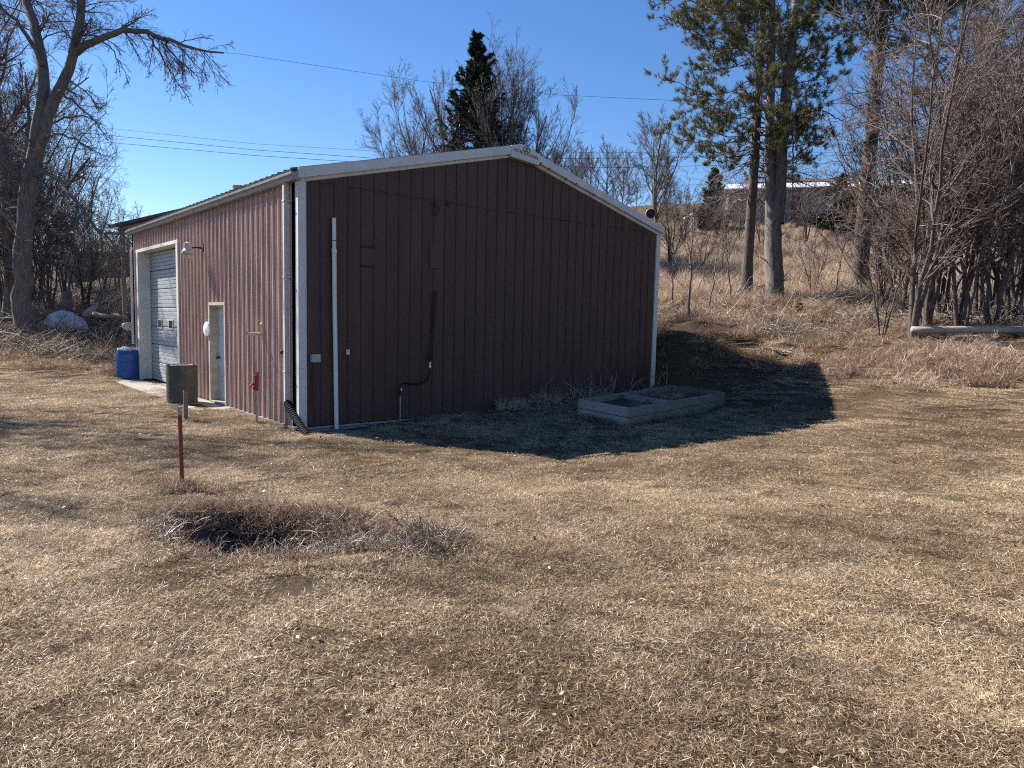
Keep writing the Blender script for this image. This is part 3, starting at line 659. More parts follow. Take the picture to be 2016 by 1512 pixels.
log(178, 655, 25.4, 205, 670, 25.0, .035, .02, 'thin bleached stick below the leaning timbers', name='fallen_pole', mm=M_LOG, wob=.02)

# ------------------------------------------------------------------ carport behind the barn
cp = empty('carport', at(240, 560, 27.5).tolist(), 'dark lean-to carport roof on a post behind the barn', 'carport')
def slab(name, quad, th, mm, parent):
    q = [np.array(p_) for p_ in quad]; nrm = np.array([0, 0, 1.]); m = MB(); m.add([p_ for p_ in q]+[p_-nrm*th for p_ in q], [(0,1,2,3),(7,6,5,4),(0,4,5,1),(1,5,6,2),(2,6,7,3),(3,7,4,0)])
    return m.build(name, mm, parent)
L0 = at(212, 443, 27.0); L1 = at(395, 401, 28.5); dpt = np.array([FW[0], FW[1], 0])*4.0+np.array([0, 0, .55])
slab('roof', [L0, L1, L1+dpt, L0+dpt], .10, M_DROOF, cp)
bb = at(236, 452, 27.6); slab('beam', [at(232, 449, 27.5), at(390, 412, 28.8), at(390, 412, 28.8)+[.1, .1, 0], at(232, 449, 27.5)+[.1, .1, 0]], .16, M_WOOD, cp)
b = at(241, 452, 27.6); MB().box(b[0]-.07, b[1]-.07, gz(b[0], b[1]), b[0]+.07, b[1]+.07, b[2]-.02).build('post', M_WOOD, cp)
b = at(241, 452, 27.6)+np.array([FW[0], FW[1], 0])*3.6; MB().box(b[0]-.07, b[1]-.07, gz(b[0], b[1])-.5, b[0]+.07, b[1]+.07, b[2]+.3).build('post', M_WOOD, cp)

# ------------------------------------------------------------------ dish beyond the right eave
b = at(1281, 421, 25.0); ds_ = empty('satellite_dish', (b[0], b[1], gz(b[0], b[1])), 'small round dark dish on a pole beyond the right eave of the barn', 'dish')
ax = (CAM-b); ax[2] = 0; ax /= np.linalg.norm(ax)
MB().lathe(b, [(.02, -.05), (.13, -.02), (.17, .03), (.165, .04), (.12, .0), (.02, -.03)], 22, axis=ax).build('bowl', M_DARK, ds_)
MB().tube([b+ax*.035+.17*(math.cos(t)*RT+math.sin(t)*np.array([0, 0, 1.])) for t in np.linspace(0, 6.28, 24)], .010, 5).build('rim', M_TRIM, ds_)
MB().tube([b-ax*.05, b-ax*.12-[0, 0, .1], (b[0]-ax[0]*.12, b[1]-ax[1]*.12, gz(b[0], b[1])-.2)], .025, 6).build('pole', M_GALV, ds_)

# ------------------------------------------------------------------ utility wires
def wire(pts, r, label):
    P = [at(*q) for q in pts]; out = []
    for a, b in zip(P[:-1], P[1:]):
        for t_ in np.linspace(0, 1, 8, endpoint=False): out.append(a+(b-a)*t_)
    out.append(P[-1]); o = MB().tube(out, r, 4).build('utility_wire', M_DARK, None, origin=out[0])
    tag(o, label, 'wire', 'utility wires across the sky')
wire([(-500, 60, 45), (100, 75, 45), (470, 106, 45), (830, 160, 46), (1100, 187, 47), (1330, 198, 48), (1700, 205, 50), (2300, 190, 55)], .011, 'highest and single thin wire passing behind the spruce')
wire([(-600, 195, 45), (210, 252, 45), (500, 283, 46), (760, 299, 48), (1200, 300, 52), (1700, 300, 60), (2300, 290, 60)], .009, 'topmost wire of the lower bundle of three')
wire([(-600, 210, 45), (200, 265, 45), (500, 295, 46), (760, 313, 48), (1200, 312, 52), (1700, 306, 60), (2300, 300, 60)], .014, 'middle wire of the lower bundle of three')
wire([(-600, 222, 45), (200, 279, 45), (500, 306, 46), (700, 319, 47), (1200, 330, 52), (1700, 320, 60), (2300, 310, 60)], .014, 'lowest wire of the lower bundle of three')

# ------------------------------------------------------------------ far houses
def quadbox(name, p0, ux, L, uy, D, z0, z1, mm, parent):
    p0 = np.array(p0[:2]); a = p0; b = p0+ux*L; c = b+uy*D; d = a+uy*D; m = MB()
    m.add([(*q, z0) for q in (a, b, c, d)]+[(*q, z1) for q in (a, b, c, d)], [(0,3,2,1),(4,5,6,7),(0,1,5,4),(1,2,6,5),(2,3,7,6),(3,0,4,7)])
    return m.build(name, mm, parent)
ux = RT[:2]/np.linalg.norm(RT[:2]); uy = FW[:2]/np.linalg.norm(FW[:2])
# ranch house on the hill: rotated a little so that its roof line falls to the left
ang = R(-14); ux1 = np.array([ux[0]*math.cos(ang)-ux[1]*math.sin(ang), ux[0]*math.sin(ang)+ux[1]*math.cos(ang)]); uy1 = np.array([-ux1[1], ux1[0]])
p = at(1432, 430, 66); zb = p[2]-.3; ztop = at(1550, 386, 68)[2]
rh = empty('ranch_house', (p[0], p[1], zb), 'low tan ranch house with pale metal roof on the hill behind the pines', 'house')
w = quadbox('wall', p, ux1, 17.0, uy1, 7, zb-2.5, ztop, M_HOUSE, rh)
q0 = p[:2]-ux1*.6-uy1*.7; rr0 = np.array([*q0, ztop+.05]); e = np.array([*(ux1*18.2), 0]); sl = np.array([*(uy1*4.2), 1.15]); sl2 = np.array([*(uy1*8.4), 0])
slab('roof', [rr0, rr0+e, rr0+e+sl, rr0+sl], .12, M_WROOF, rh); slab('roof', [rr0+sl, rr0+e+sl, rr0+e+sl2, rr0+sl2], .12, M_WROOF, rh)
def hface(u0, u1, z0, z1, mm, name, par, off=.04):
    a = p[:2]+ux1*u0-uy1*off; return quadbox(name, a, ux1, u1-u0, uy1, off-.003, z0, z1, mm, par)
z_ = zb
hface(5.6, 6.6, z_+.1, z_+2.25, M_MAROON, 'door', rh)
for u in (7.9, 8.75, 9.6):
    f_ = hface(u, u+.8, z_+.95, z_+2.15, M_WHITE, 'window', rh, .06); hface(u+.08, u+.72, z_+1.03, z_+2.07, M_GLASS, 'pane', rh, .08)
hface(2.2, 3.4, z_+1.1, z_+2.0, M_GLASS, 'window', rh); hface(13.0, 14.4, z_+1.0, z_+2.1, M_GLASS, 'window', rh)
m = MB(); c0 = np.array([*(p[:2]+ux1*4.9-uy1*.5)]); m.box(c0[0]-.06, c0[1]-.06, z_-.3, c0[0]+.06, c0[1]+.06, ztop); m.build('porch_post', M_WHITE, rh)
# upper house behind it
p2 = at(1525, 400, 95); zt2 = at(1560, 358, 95)[2]; uh = empty('hilltop_house', (p2[0], p2[1], p2[2]), 'grey house with a pale chimney block above the ranch house roof', 'house')
quadbox('wall', p2, ux, 11, uy, 8, p2[2]-2, zt2, M_HOUSE2, uh)
b0 = np.array([*(p2[:2]-ux*.5-uy*.5), zt2]); slab('roof', [b0, b0+[*(ux*12), 0], b0+[*(ux*12+uy*5), 1.4], b0+[*(uy*5), 1.4]], .15, M_DROOF, uh)
quadbox('chimney', p2[:2]+ux*.8-uy*.6, ux, 2.2, uy, 1.0, zt2-1.5, at(1560, 346, 95)[2], M_HOUSE2, uh); quadbox('window', p2[:2]+ux*3.0-uy*.1, ux, 2.6, uy, .09, zt2-1.6, zt2-.3, M_GLASS, uh)
# shed left of the ranch house
p3 = at(1364, 452, 60); z3 = at(1364, 421, 60)[2]; sh_ = empty('garden_shed', (p3[0], p3[1], p3[2]-.4), 'small white-edged shed with dark opening left of the ranch house', 'shed')
quadbox('wall', p3, ux, 3.0, uy, 2.6, p3[2]-1.4, z3, M_HOUSE, sh_); quadbox('opening', p3[:2]+ux*.45-uy*.03, ux, 2.0, uy, .027, p3[2]-.2, z3-.25, M_DARK, sh_)
quadbox('corner_board', p3[:2]-uy*.05, ux, .35, uy, .05, p3[2]-1.4, z3-.003, M_WHITE, sh_)
b0 = np.array([*(p3[:2]-ux*.2-uy*.3), z3+.02]); slab('roof', [b0, b0+[*(ux*3.6), .45], b0+[*(ux*3.6+uy*3), .45], b0+[*(uy*3), 0]], .12, M_WROOF, sh_)
# left house beyond the carport
p = at(112, 545, 70); zb = p[2]; zt4 = at(150, 497, 70)[2]; lh = empty('porch_house', (p[0], p[1], zb), 'grey house with porch posts and deck half hidden by the left thicket', 'house')
quadbox('wall', p, ux, 9.0, uy, 7, zb-2, zt4, M_HOUSE2, lh); b0 = np.array([*(p[:2]-ux*.4-uy*1.5), zt4])
slab('roof', [b0, b0+[*(ux*9.8), 0], b0+[*(ux*9.8+uy*5), 1.5], b0+[*(uy*5), 1.5]], .15, M_DROOF, lh)
quadbox('corner_board', p[:2]-uy*.1, ux, .45, uy, .1, zb-.3, zt4, M_WHITE, lh)
for u in (1.2, 5.6, 7.6): quadbox('window', p[:2]+ux*u-uy*.06, ux, 1.3, uy, .05, zb+.7, zb+1.9, M_GLASS, lh)
quadbox('door', p[:2]+ux*3.6-uy*.06, ux, 1.0, uy, .05, zb-.2, zb+2.0, M_DARK, lh)
for u in (0.0, 3.2, 6.4, 9.2): quadbox('porch_post', p[:2]+ux*u-uy*1.3, ux, .16, uy, .16, zb-.5, zt4-.02, M_WHITE if u == 0 else M_WOOD, lh)
quadbox('deck', p[:2]+ux*5.8-uy*2.6, ux, 5.4, uy, 2.4, zb+2.2, zb+2.4, M_WOOD, lh)
for u in (5.9, 8.4, 11.0): quadbox('deck_post', p[:2]+ux*u-uy*2.5, ux, .15, uy, .15, zb-1.0, zb+4.0, M_WOOD, lh)
quadbox('deck_beam', p[:2]+ux*5.6-uy*2.52, ux, 5.8, uy, .2, zb+4.0, zb+4.2, M_WOOD, lh)
# ------------------------------------------------------------------ trees
def unit(v): return v/(np.linalg.norm(v, axis=-1, keepdims=True)+1e-9)
def children(P, Rr, g, spec):
    """P (B,K,3) parent polylines, Rr (B,K) radii -> next level"""
    B, K, _ = P.shape
    seg = np.linalg.norm(P[:, 1:]-P[:, :-1], axis=2); L = seg.sum(1)
    cnt = np.maximum(0, np.round(spec['n']*(L/L.mean())**spec.get('lp', .8)*g.uniform(.7, 1.3, B))).astype(int)
    idx = np.repeat(np.arange(B), cnt); M = len(idx)
    t = spec.get('t0', .2)+(1-spec.get('t0', .2))*g.uniform(0, 1, M)**spec.get('tp', .8)
    f = t*(K-1); i0 = np.minimum(f.astype(int), K-2); fr = (f-i0)[:, None]
    S0 = P[idx, i0]*(1-fr)+P[idx, i0+1]*fr; tan = unit(P[idx, i0+1]-P[idx, i0])
    pr = Rr[idx, i0]*(1-fr[:, 0])+Rr[idx, i0+1]*fr[:, 0]
    rnd = unit(g.normal(size=(M, 3))); perp = unit(rnd-(rnd*tan).sum(1, keepdims=True)*tan)
    if 'flat' in spec: perp[:, 2] *= spec['flat']; perp = unit(perp)
    ang = np.radians(g.normal(spec['ang'], spec.get('asd', 10), M))[:, None]
    d = unit(np.cos(ang)*tan+np.sin(ang)*perp)
    ln = L[idx]*spec['len']*(1-spec.get('taper', .5)*t)*g.uniform(.55, 1.25, M)
    ln = np.minimum(ln, spec.get('maxlen', 99))
    Kc = spec.get('K', 4); out = np.empty((M, Kc, 3)); out[:, 0] = S0
    for k in range(1, Kc):
        d = unit(d+g.normal(size=(M, 3))*spec.get('wig', .15)+np.array([0, 0, spec.get('up', .1)]))
        out[:, k] = out[:, k-1]+d*(ln/(Kc-1))[:, None]
    r0 = np.clip(pr*spec.get('rr', .6), spec.get('rmin', .004), spec.get('rmax', 1))*g.uniform(.7, 1.1, M)
    Rc = r0[:, None]*np.linspace(1, spec.get('tip', .4), Kc)[None]
    return out, np.maximum(Rc, spec.get('rmin', .004)*.6)
def tubes(P, Rr, sides):
    B, K, _ = P.shape
    T = np.empty_like(P); T[:, 1:-1] = P[:, 2:]-P[:, :-2]; T[:, 0] = P[:, 1]-P[:, 0]; T[:, -1] = P[:, -1]-P[:, -2]; T = unit(T)
    avg = unit(P[:, -1]-P[:, 0]); ref = np.where(np.abs(avg[:, 2:3]) < .8, np.array([[0, 0, 1.]]), np.array([[1., 0, 0]]))[:, None, :]
    A = unit(np.cross(T, np.broadcast_to(ref, T.shape))); Bv = np.cross(T, A)
    w = np.arange(sides)*2*math.pi/sides
    V = P[:, :, None, :]+Rr[:, :, None, None]*(np.cos(w)[None, None, :, None]*A[:, :, None, :]+np.sin(w)[None, None, :, None]*Bv[:, :, None, :])
    base = (np.arange(B)*K*sides)[:, None, None]+(np.arange(K-1)*sides)[None, :, None]+np.arange(sides)[None, None, :]
    nxt = base-np.arange(sides)[None, None, :]+((np.arange(sides)+1) % sides)[None, None, :]
    F = np.stack([base, nxt, nxt+sides, base+sides], -1).reshape(-1, 4)
    return V.reshape(-1, 3), F
def merge(parts):
    V = []; F = []; k = 0
    for v, f in parts: V.append(v); F.append(f+k); k += len(v)
    return np.concatenate(V), np.concatenate(F)
def poly(pts, K, g=None, wob=0):
    pts = np.array(pts, float); s = np.r_[0, np.cumsum(np.linalg.norm(pts[1:]-pts[:-1], axis=1))]; t = np.linspace(0, s[-1], K)
    o = np.stack([np.interp(t, s, pts[:, i]) for i in range(3)], 1)
    for _ in range(2): o[1:-1] = (o[:-2]+2*o[1:-1]+o[2:])/4
    if g is not None and wob: o[1:-1] += g.normal(size=(K-2, 3))*wob
    return o
def make_tree(name, base, limbs, levels, label, cat, group=None, bark=M_BARK, twig=M_TWIG, seed=1, sides=12, trunk_levels=1, K=14, extra=None, wob=.02):
    """limbs: [(points, r0, r1)], first is the trunk; levels: child specs. trunk + thick limbs -> 'trunk', the rest -> 'crown'"""
    g = np.random.default_rng(seed); base = np.array(base, float)
    e = empty(name, base.tolist(), label, cat, group)
    P0 = np.stack([poly(p, K, g, wob) for p, _, _ in limbs]); R0 = np.stack([np.linspace(a, b, K) for _, a, b in limbs])
    R0[0, 0] *= 1.35; R0[0, 1] *= 1.08
    th = [tubes(P0-base, R0, sides)]; cr = []; P, Rr = P0, R0; last = None
    for i, sp in enumerate(levels):
        P, Rr = children(P, Rr, g, sp)
        (th if i < trunk_levels-1 else cr).append(tubes(P-base, Rr, 6 if i < 1 else (4 if i < 2 and len(P) < 2000 else 3))); last = (P, Rr)
        if sp.get('keep') is not None and i+1 < len(levels):     # let main limbs sprout the next level too
            pass
    v, f = merge(th); link('trunk', np_mesh('trunk', v, f), bark, e)
    if cr:
        v, f = merge(cr); link('crown', np_mesh('crown', v, f), twig, e)
    if extra is not None: extra(e, base, g, P0, last)
    return e
def needle_mesh(C, D, g, n, ln, w, spread, tint0, tsd):
    """needle tufts: n thin blades round direction D at points C"""
    M = len(C); C = np.repeat(C, n, 0); D = np.repeat(D, n, 0); N_ = len(C)
    d = unit(D+g.normal(size=(N_, 3))*spread); side = unit(np.cross(d, g.normal(size=(N_, 3))))
    l = ln*g.uniform(.6, 1.15, N_)[:, None]; C = C+D*g.uniform(-.5, .2, N_)[:, None]*ln
    V = np.stack([C-side*w/2, C+side*w/2, C+d*l], 1).reshape(-1, 3); F = np.arange(N_*3).reshape(-1, 3)
    t = np.clip(np.repeat(g.normal(tint0, tsd, M), n)+g.normal(0, .12, N_), 0, 1)
    return V, F, np.repeat(t, 3)

UPZ = np.array([0, 0, 1.])
def gp(px, py, d, sink=.15):
    p = at(px, py, d); p[2] = gz(p[0], p[1])-sink; return p
BR = [dict(n=9, len=.42, ang=42, asd=12, up=.10, wig=.12, rr=.50, rmin=.02, K=6, t0=.22, tip=.3, taper=.45),
      dict(n=8, len=.45, ang=40, asd=14, up=.08, wig=.16, rr=.55, rmin=.012, K=5, t0=.15, tip=.35),
      dict(n=7, len=.48, ang=38, asd=14, up=.06, wig=.18, rr=.6, rmin=.008, K=4, t0=.1, tip=.5),
      dict(n=5, len=.55, ang=36, asd=14, up=.05, wig=.2, rr=.6, rmin=.006, K=3, t0=.1, tip=.6)]
def tw(levels, **kw):
    o = [dict(l) for l in levels]
    for k, v in kw.items():
        a, i = k.rsplit('_', 1); o[int(i)][a] = v
    return o

# --- big forked tree on the left
D = 27.0
def A(px, py, d=D): return at(px, py, d)
b0 = gp(46, 648, D)
limbs = [([b0, A(43, 560), A(44, 480), A(52, 400), A(60, 340), A(72, 290)], .35, .26),
         ([A(70, 300), A(84, 240), A(90, 180), A(84, 120, 27.4), A(70, 50, 28), A(52, 0, 28.6), A(40, -140, 29.5)], .24, .12),
         ([A(72, 300), A(92, 235), A(112, 185), A(140, 130), A(152, 95), A(156, 50), A(160, 0), A(172, -140)], .23, .10),
         ([A(150, 104), A(175, 85, 26.7), A(205, 68, 26.4), A(250, 54, 26), A(300, 66, 25.8), A(345, 86, 25.7), A(392, 98, 25.6), A(440, 104, 25.6)], .14, .03),
         ([A(84, 130), A(60, 75, 27), A(25, 35, 27), A(-20, 0, 27)], .09, .05),
         ([A(54, 350), A(84, 332, 26.6), A(120, 355, 26), A(150, 400, 25.6), A(190, 445, 25.2), A(225, 485, 25), A(268, 522, 24.8)], .085, .03),
         ([A(100, 215), A(108, 190), A(125, 175, 26.5), A(142, 178, 26.2), A(150, 190, 26)], .045, .02),
         ([A(128, 150, 27), A(150, 170, 26.5), A(175, 185, 26.2), A(195, 215, 26)], .045, .012),
         ([A(118, 180), A(145, 200, 27), A(178, 228, 27), A(205, 262, 27)], .05, .012),
         ([A(86, 255), A(120, 235, 27.5), A(160, 225, 28), A(200, 245, 28)], .05, .012),
         ([A(80, 275), A(110, 262, 26.5), A(150, 275, 26), A(190, 300, 26)], .05, .012),
         ([A(190, 75, 26.5), A(215, 90, 26.3), A(238, 125, 26.2), A(252, 160, 26.2)], .03, .008),
         ([A(290, 62, 26), A(310, 95, 25.9), A(335, 140, 25.9), A(365, 185, 25.9)], .04, .008),
         ([A(320, 75, 26), A(345, 110, 25.9), A(375, 140, 25.9), A(400, 158, 25.9)], .04, .008),
         ([A(78, 62, 27.8), A(92, 40, 27.5), A(100, 25, 27.4)], .05, .03),
         ([A(160, 68, 27), A(172, 48, 27), A(179, 36, 27)], .04, .02),
         ([A(56, 380), A(-20, 270, 26.5), A(-100, 130, 25.5), A(-160, 20, 24.5), A(-210, -120, 24)], .15, .05),
         ([A(60, 345), A(30, 300, 27.5), A(0, 260, 28), A(-60, 200, 28)], .10, .03),
         ([A(52, 0, 28.6), A(90, -90, 27.5), A(150, -170, 26), A(230, -230, 24.5)], .10, .03), ([A(160, 0), A(230, -80, 26), A(320, -130, 25), A(420, -150, 24)], .09, .03),
         ([A(160, 0), A(120, -120, 26), A(60, -220, 24), A(20, -300, 23)], .09, .03), ([A(52, 0, 28.6), A(0, -100, 27.5), A(-60, -190, 26), A(-120, -260, 25)], .10, .03),
         ([A(160, -40), A(250, -160, 28), A(340, -260, 29), A(430, -340, 30)], .09, .03), ([A(60, -20, 28), A(110, -200, 27), A(180, -340, 26), A(240, -460, 25)], .10, .03),
         ([A(45, 470), A(20, 430, 27.5), A(-20, 400, 28), A(-80, 380, 28)], .10, .03)]
make_tree('forked_tree', b0, limbs,
          [dict(n=24, len=.32, ang=48, asd=15, up=-.09, wig=.14, rr=.35, rmin=.012, rmax=.03, K=6, t0=.30, tip=.35, maxlen=2.9, lp=.75),
           dict(n=11, len=.45, ang=34, asd=12, up=-.05, wig=.16, rr=.55, rmin=.008, K=4, t0=.12, tip=.5),
           dict(n=5, len=.50, ang=36, asd=12, up=0, wig=.2, rr=.6, rmin=.006, K=3, t0=.1, tip=.6)],
          'huge forked bare tree with one limb arching out to the right over the sky', 'tree', seed=3, wob=.03)
# its darker neighbour trunk
b0 = gp(22, 640, 30); A2 = lambda x, y: at(x, y, 30)
make_tree('bare_tree', b0, [([b0, A2(24, 560), A2(20, 440), A2(10, 330), A2(-6, 200), A2(-20, 60)], .30, .10), ([A2(20, 420), A2(50, 330), A2(58, 230), A2(50, 150)], .12, .04), ([A2(14, 380), A2(-20, 300), A2(-70, 220)], .12, .04)],
          tw(BR, n_0=12)[:4], 'dark bare trunk just behind the big forked tree at the left edge', 'tree', seed=5)

# --- generic bare trees built standing at the origin then placed
def proto_tree(name, h, r, lean, nlimb, levels, seed, label, cat, twig=M_TWIG, bark=M_BARK, spread=.35, fork=.3, group=None, sides=8):
    g = np.random.default_rng(seed); limbs = []
    top = np.array([lean[0], lean[1], 1.])*h
    tr = [np.zeros(3)]+[top*t+np.array([g.normal()*.03*h*t, g.normal()*.03*h*t, 0]) for t in (.25, .5, .75, 1.)]
    limbs.append((tr, r, r*.2)); P = poly(tr, 20)
    for k in range(nlimb):
        t = fork+(.85-fork)*k/max(1, nlimb-1)*g.uniform(.8, 1.1); i = min(18, int(t*19)); s = P[i]; a = k*2.4+g.uniform(-.5, .5)
        L = h*(1-t)*g.uniform(.75, 1.0)+h*.06; out = np.array([math.cos(a), math.sin(a), 0])*spread
        limbs.append(([s, s+(out*.45+UPZ*.25)*L, s+(out*.8+UPZ*.6)*L, s+(out*1.0+UPZ*.95)*L], r*(1-t)*.65+.012, .012))
    return make_tree(name, (0, 0, 0), limbs, levels, label, cat, group, bark=bark, twig=twig, seed=seed, sides=sides, K=12, wob=.012*h/5)
def top_scale(p, px, py, d, h): return .86*(at(px, py, d)[2]-p[2])/h
def place(e, p, rz=0, s=1.0, label=None, copy=True, sz=None):
    o = copy_tree(e) if copy else e
    o.location = Vector(p); o.rotation_euler = (0, 0, rz); o.scale = (s, s, sz or s)
    if label: o['label'] = label
    return o
L3 = [dict(n=11, len=.40, ang=36, asd=12, up=.12, wig=.12, rr=.5, rmin=.014, K=5, t0=.18, tip=.35, taper=.4),
      dict(n=8, len=.48, ang=34, asd=12, up=.08, wig=.16, rr=.55, rmin=.009, K=4, t0=.12, tip=.5),
      dict(n=6, len=.52, ang=34, asd=12, up=.05, wig=.2, rr=.6, rmin=.007, K=3, t0=.1, tip=.6)]

# --- bare trees behind the barn, round the spruce (thicker far twigs so that they hold at this distance)
LF = tw(L3, rmin_0=.018, rmin_1=.011, rmin_2=.008, n_0=11, n_1=9, n_2=7)
pb = proto_tree('bare_tree', 14.5, .22, (-.02, 0), 9, LF, 21, 'upright bare tree just right of the spruce behind the barn', 'tree', twig=M_TWIGF, spread=.28)
p_ = gp(1003, 500, 40); place(pb, p_, .3, top_scale(p_, 1010, 112, 40, 14.5), copy=False)
pb2 = proto_tree('bare_tree', 13.5, .20, (.0, .05), 10, LF, 22, 'spreading bare tree left of the spruce behind the barn', 'tree', twig=M_TWIGF, spread=.55, fork=.2)
p_ = gp(875, 500, 42); place(pb2, p_, 1.1, top_scale(p_, 860, 125, 42, 13.5), copy=False)
p_ = gp(958, 500, 44); place(pb, p_, 2.1, top_scale(p_, 958, 85, 44, 14.5), 'tall thin bare tree directly behind the spruce')
p_ = gp(830, 500, 45); place(pb2, p_, 3.3, top_scale(p_, 835, 215, 45, 13.5), 'leftmost low bare tree showing above the barn roof')
p_ = gp(1045, 500, 43); place(pb2, p_, 4.0, top_scale(p_, 1040, 190, 43, 13.5), 'short bare tree right above the barn peak')
# far grey trees over the right roof slope
pf = [proto_tree('bare_tree', 10, .14, (0, 0), 9, tw(LF, n_0=8, n_1=7, n_2=5, rmin_0=.03, rmin_1=.02, rmin_2=.014), 30+i, 'x', 'tree', twig=M_TWIGF, spread=.45, fork=.12) for i in range(3)]
FARL = [(1095, 72, .95, 'pale far bare tree nearest the barn peak'), (1130, 78, 1.0, 'far bare tree, second from the barn peak'), (1160, 70, .85, 'far bare tree in the middle of the grey clump over the right roof slope'),
        (1190, 76, .95, 'far bare tree with rounded top over the right roof slope'), (1222, 72, .80, 'far bare tree at the right end of the grey clump'), (1250, 80, .7, 'low far bare tree beside the lone bare tree'),
        (1065, 80, .8, 'low far bare tree seen just over the barn peak'), (1335, 85, .55, 'low far bare tree on the hilltop right of the barn'), (1310, 90, .5, 'low far bare tree on the hill behind the dish'), (745, 60, .55, 'small far bare tree poking over the left roof slope'), (790, 62, .7, 'far bare tree behind the left roof slope')]
for i, (px, d, s, lb) in enumerate(FARL):
    e = pf[i % 3]; cp_ = i >= 3
    p_ = gp(px, 500, d); o = place(e, p_, i*1.7, top_scale(p_, px, 300-(s-.8)*110+(40 if s < .72 else 0), d, 10), lb, copy=cp_); o['group'] = 'far bare trees behind the barn'
pl = proto_tree('bare_tree', 10.5, .17, (.01, 0), 10, tw(LF, rmin_2=.011), 44, 'lone bare tree standing beyond the right eave of the barn', 'tree', twig=M_TWIGF, spread=.34, fork=.25)
p_ = gp(1292, 440, 48); place(pl, p_, .8, top_scale(p_, 1292, 215, 48, 10.5), copy=False)

# --- spruce behind the barn
def spruce(px, d, h, seed, label, rad=.17, n=230):
    g = np.random.default_rng(seed); b = gp(px, 500, d); h = at(px, h, d)[2]-b[2]; e = empty('spruce_tree', b.tolist(), label, 'tree')
    v, f = tubes(np.array([[[0, 0, 0], [0, 0, h*.5], [.1, 0, h*.98]]]), np.array([[.22, .13, .02]]), 8); link('trunk', np_mesh('trunk', v, f), M_PBARK, e)
    t = g.uniform(.06, .99, n)**.85; z = t*h; L = (1-t)**.92*h*rad*g.uniform(.40, 1.3, n)+.22; a = g.uniform(0, 6.28, n)
    out = np.stack([np.cos(a), np.sin(a), np.zeros(n)], 1); K = 7; s = np.linspace(0, 1, K)
    P = np.stack([out*(L[:, None]*s_)+UPZ*(z[:, None]+L[:, None]*(-.25*s_+.62*s_**2.2)) for s_ in s], 1)
    Rr = np.linspace(.03, .008, K)[None]*np.ones((n, 1)); parts = [tubes(P, Rr, 4)]
    P2, R2 = children(P, Rr, g, dict(n=7, len=.42, ang=55, asd=12, up=-.02, wig=.1, rr=.6, rmin=.006, K=4, t0=.12, flat=.35)); parts.append(tubes(P2, R2, 3))
    v, f = merge(parts); link('branches', np_mesh('branches', v, f), M_PBARK, e)
    Cs = []; Ds = []
    for Q, m_ in ((P, 6), (P2, 4)):
        for k in range(1, Q.shape[1]):
            for u in (0, .5):
                Cs.append(Q[:, k-1]*(1-u)+Q[:, k]*u); Ds.append(unit(Q[:, k]-Q[:, k-1]))
    C = np.concatenate(Cs); Dd = np.concatenate(Ds)
    V_, F_, T_ = needle_mesh(C, Dd, g, 9, .20, .05, .75, .45, .25); link('needles', np_mesh('needles', V_, F_, T_, smooth=False), M_SPRUCE, e)
    tc = C[C[:, 2] > h*.62]; k = g.choice(len(tc), 260, replace=False) if len(tc) > 260 else np.arange(len(tc))
    V_, F_, T_ = needle_mesh(tc[k], np.tile(-UPZ, (len(k), 1)), g, 6, .16, .06, .2, .4, .2); link('cones', np_mesh('cones', V_, F_, T_, smooth=False), M_CONE, e)
    return e
spruce(934, 41, 78, 9, 'dark pointed spruce rising behind the barn roof', rad=.27, n=250)
spruce(1648, 58, 345, 12, 'small dark evergreen beside the ranch house', rad=.42, n=120)
spruce(1400, 60, 335, 13, 'grey green evergreen above the garden shed', rad=.28, n=120)

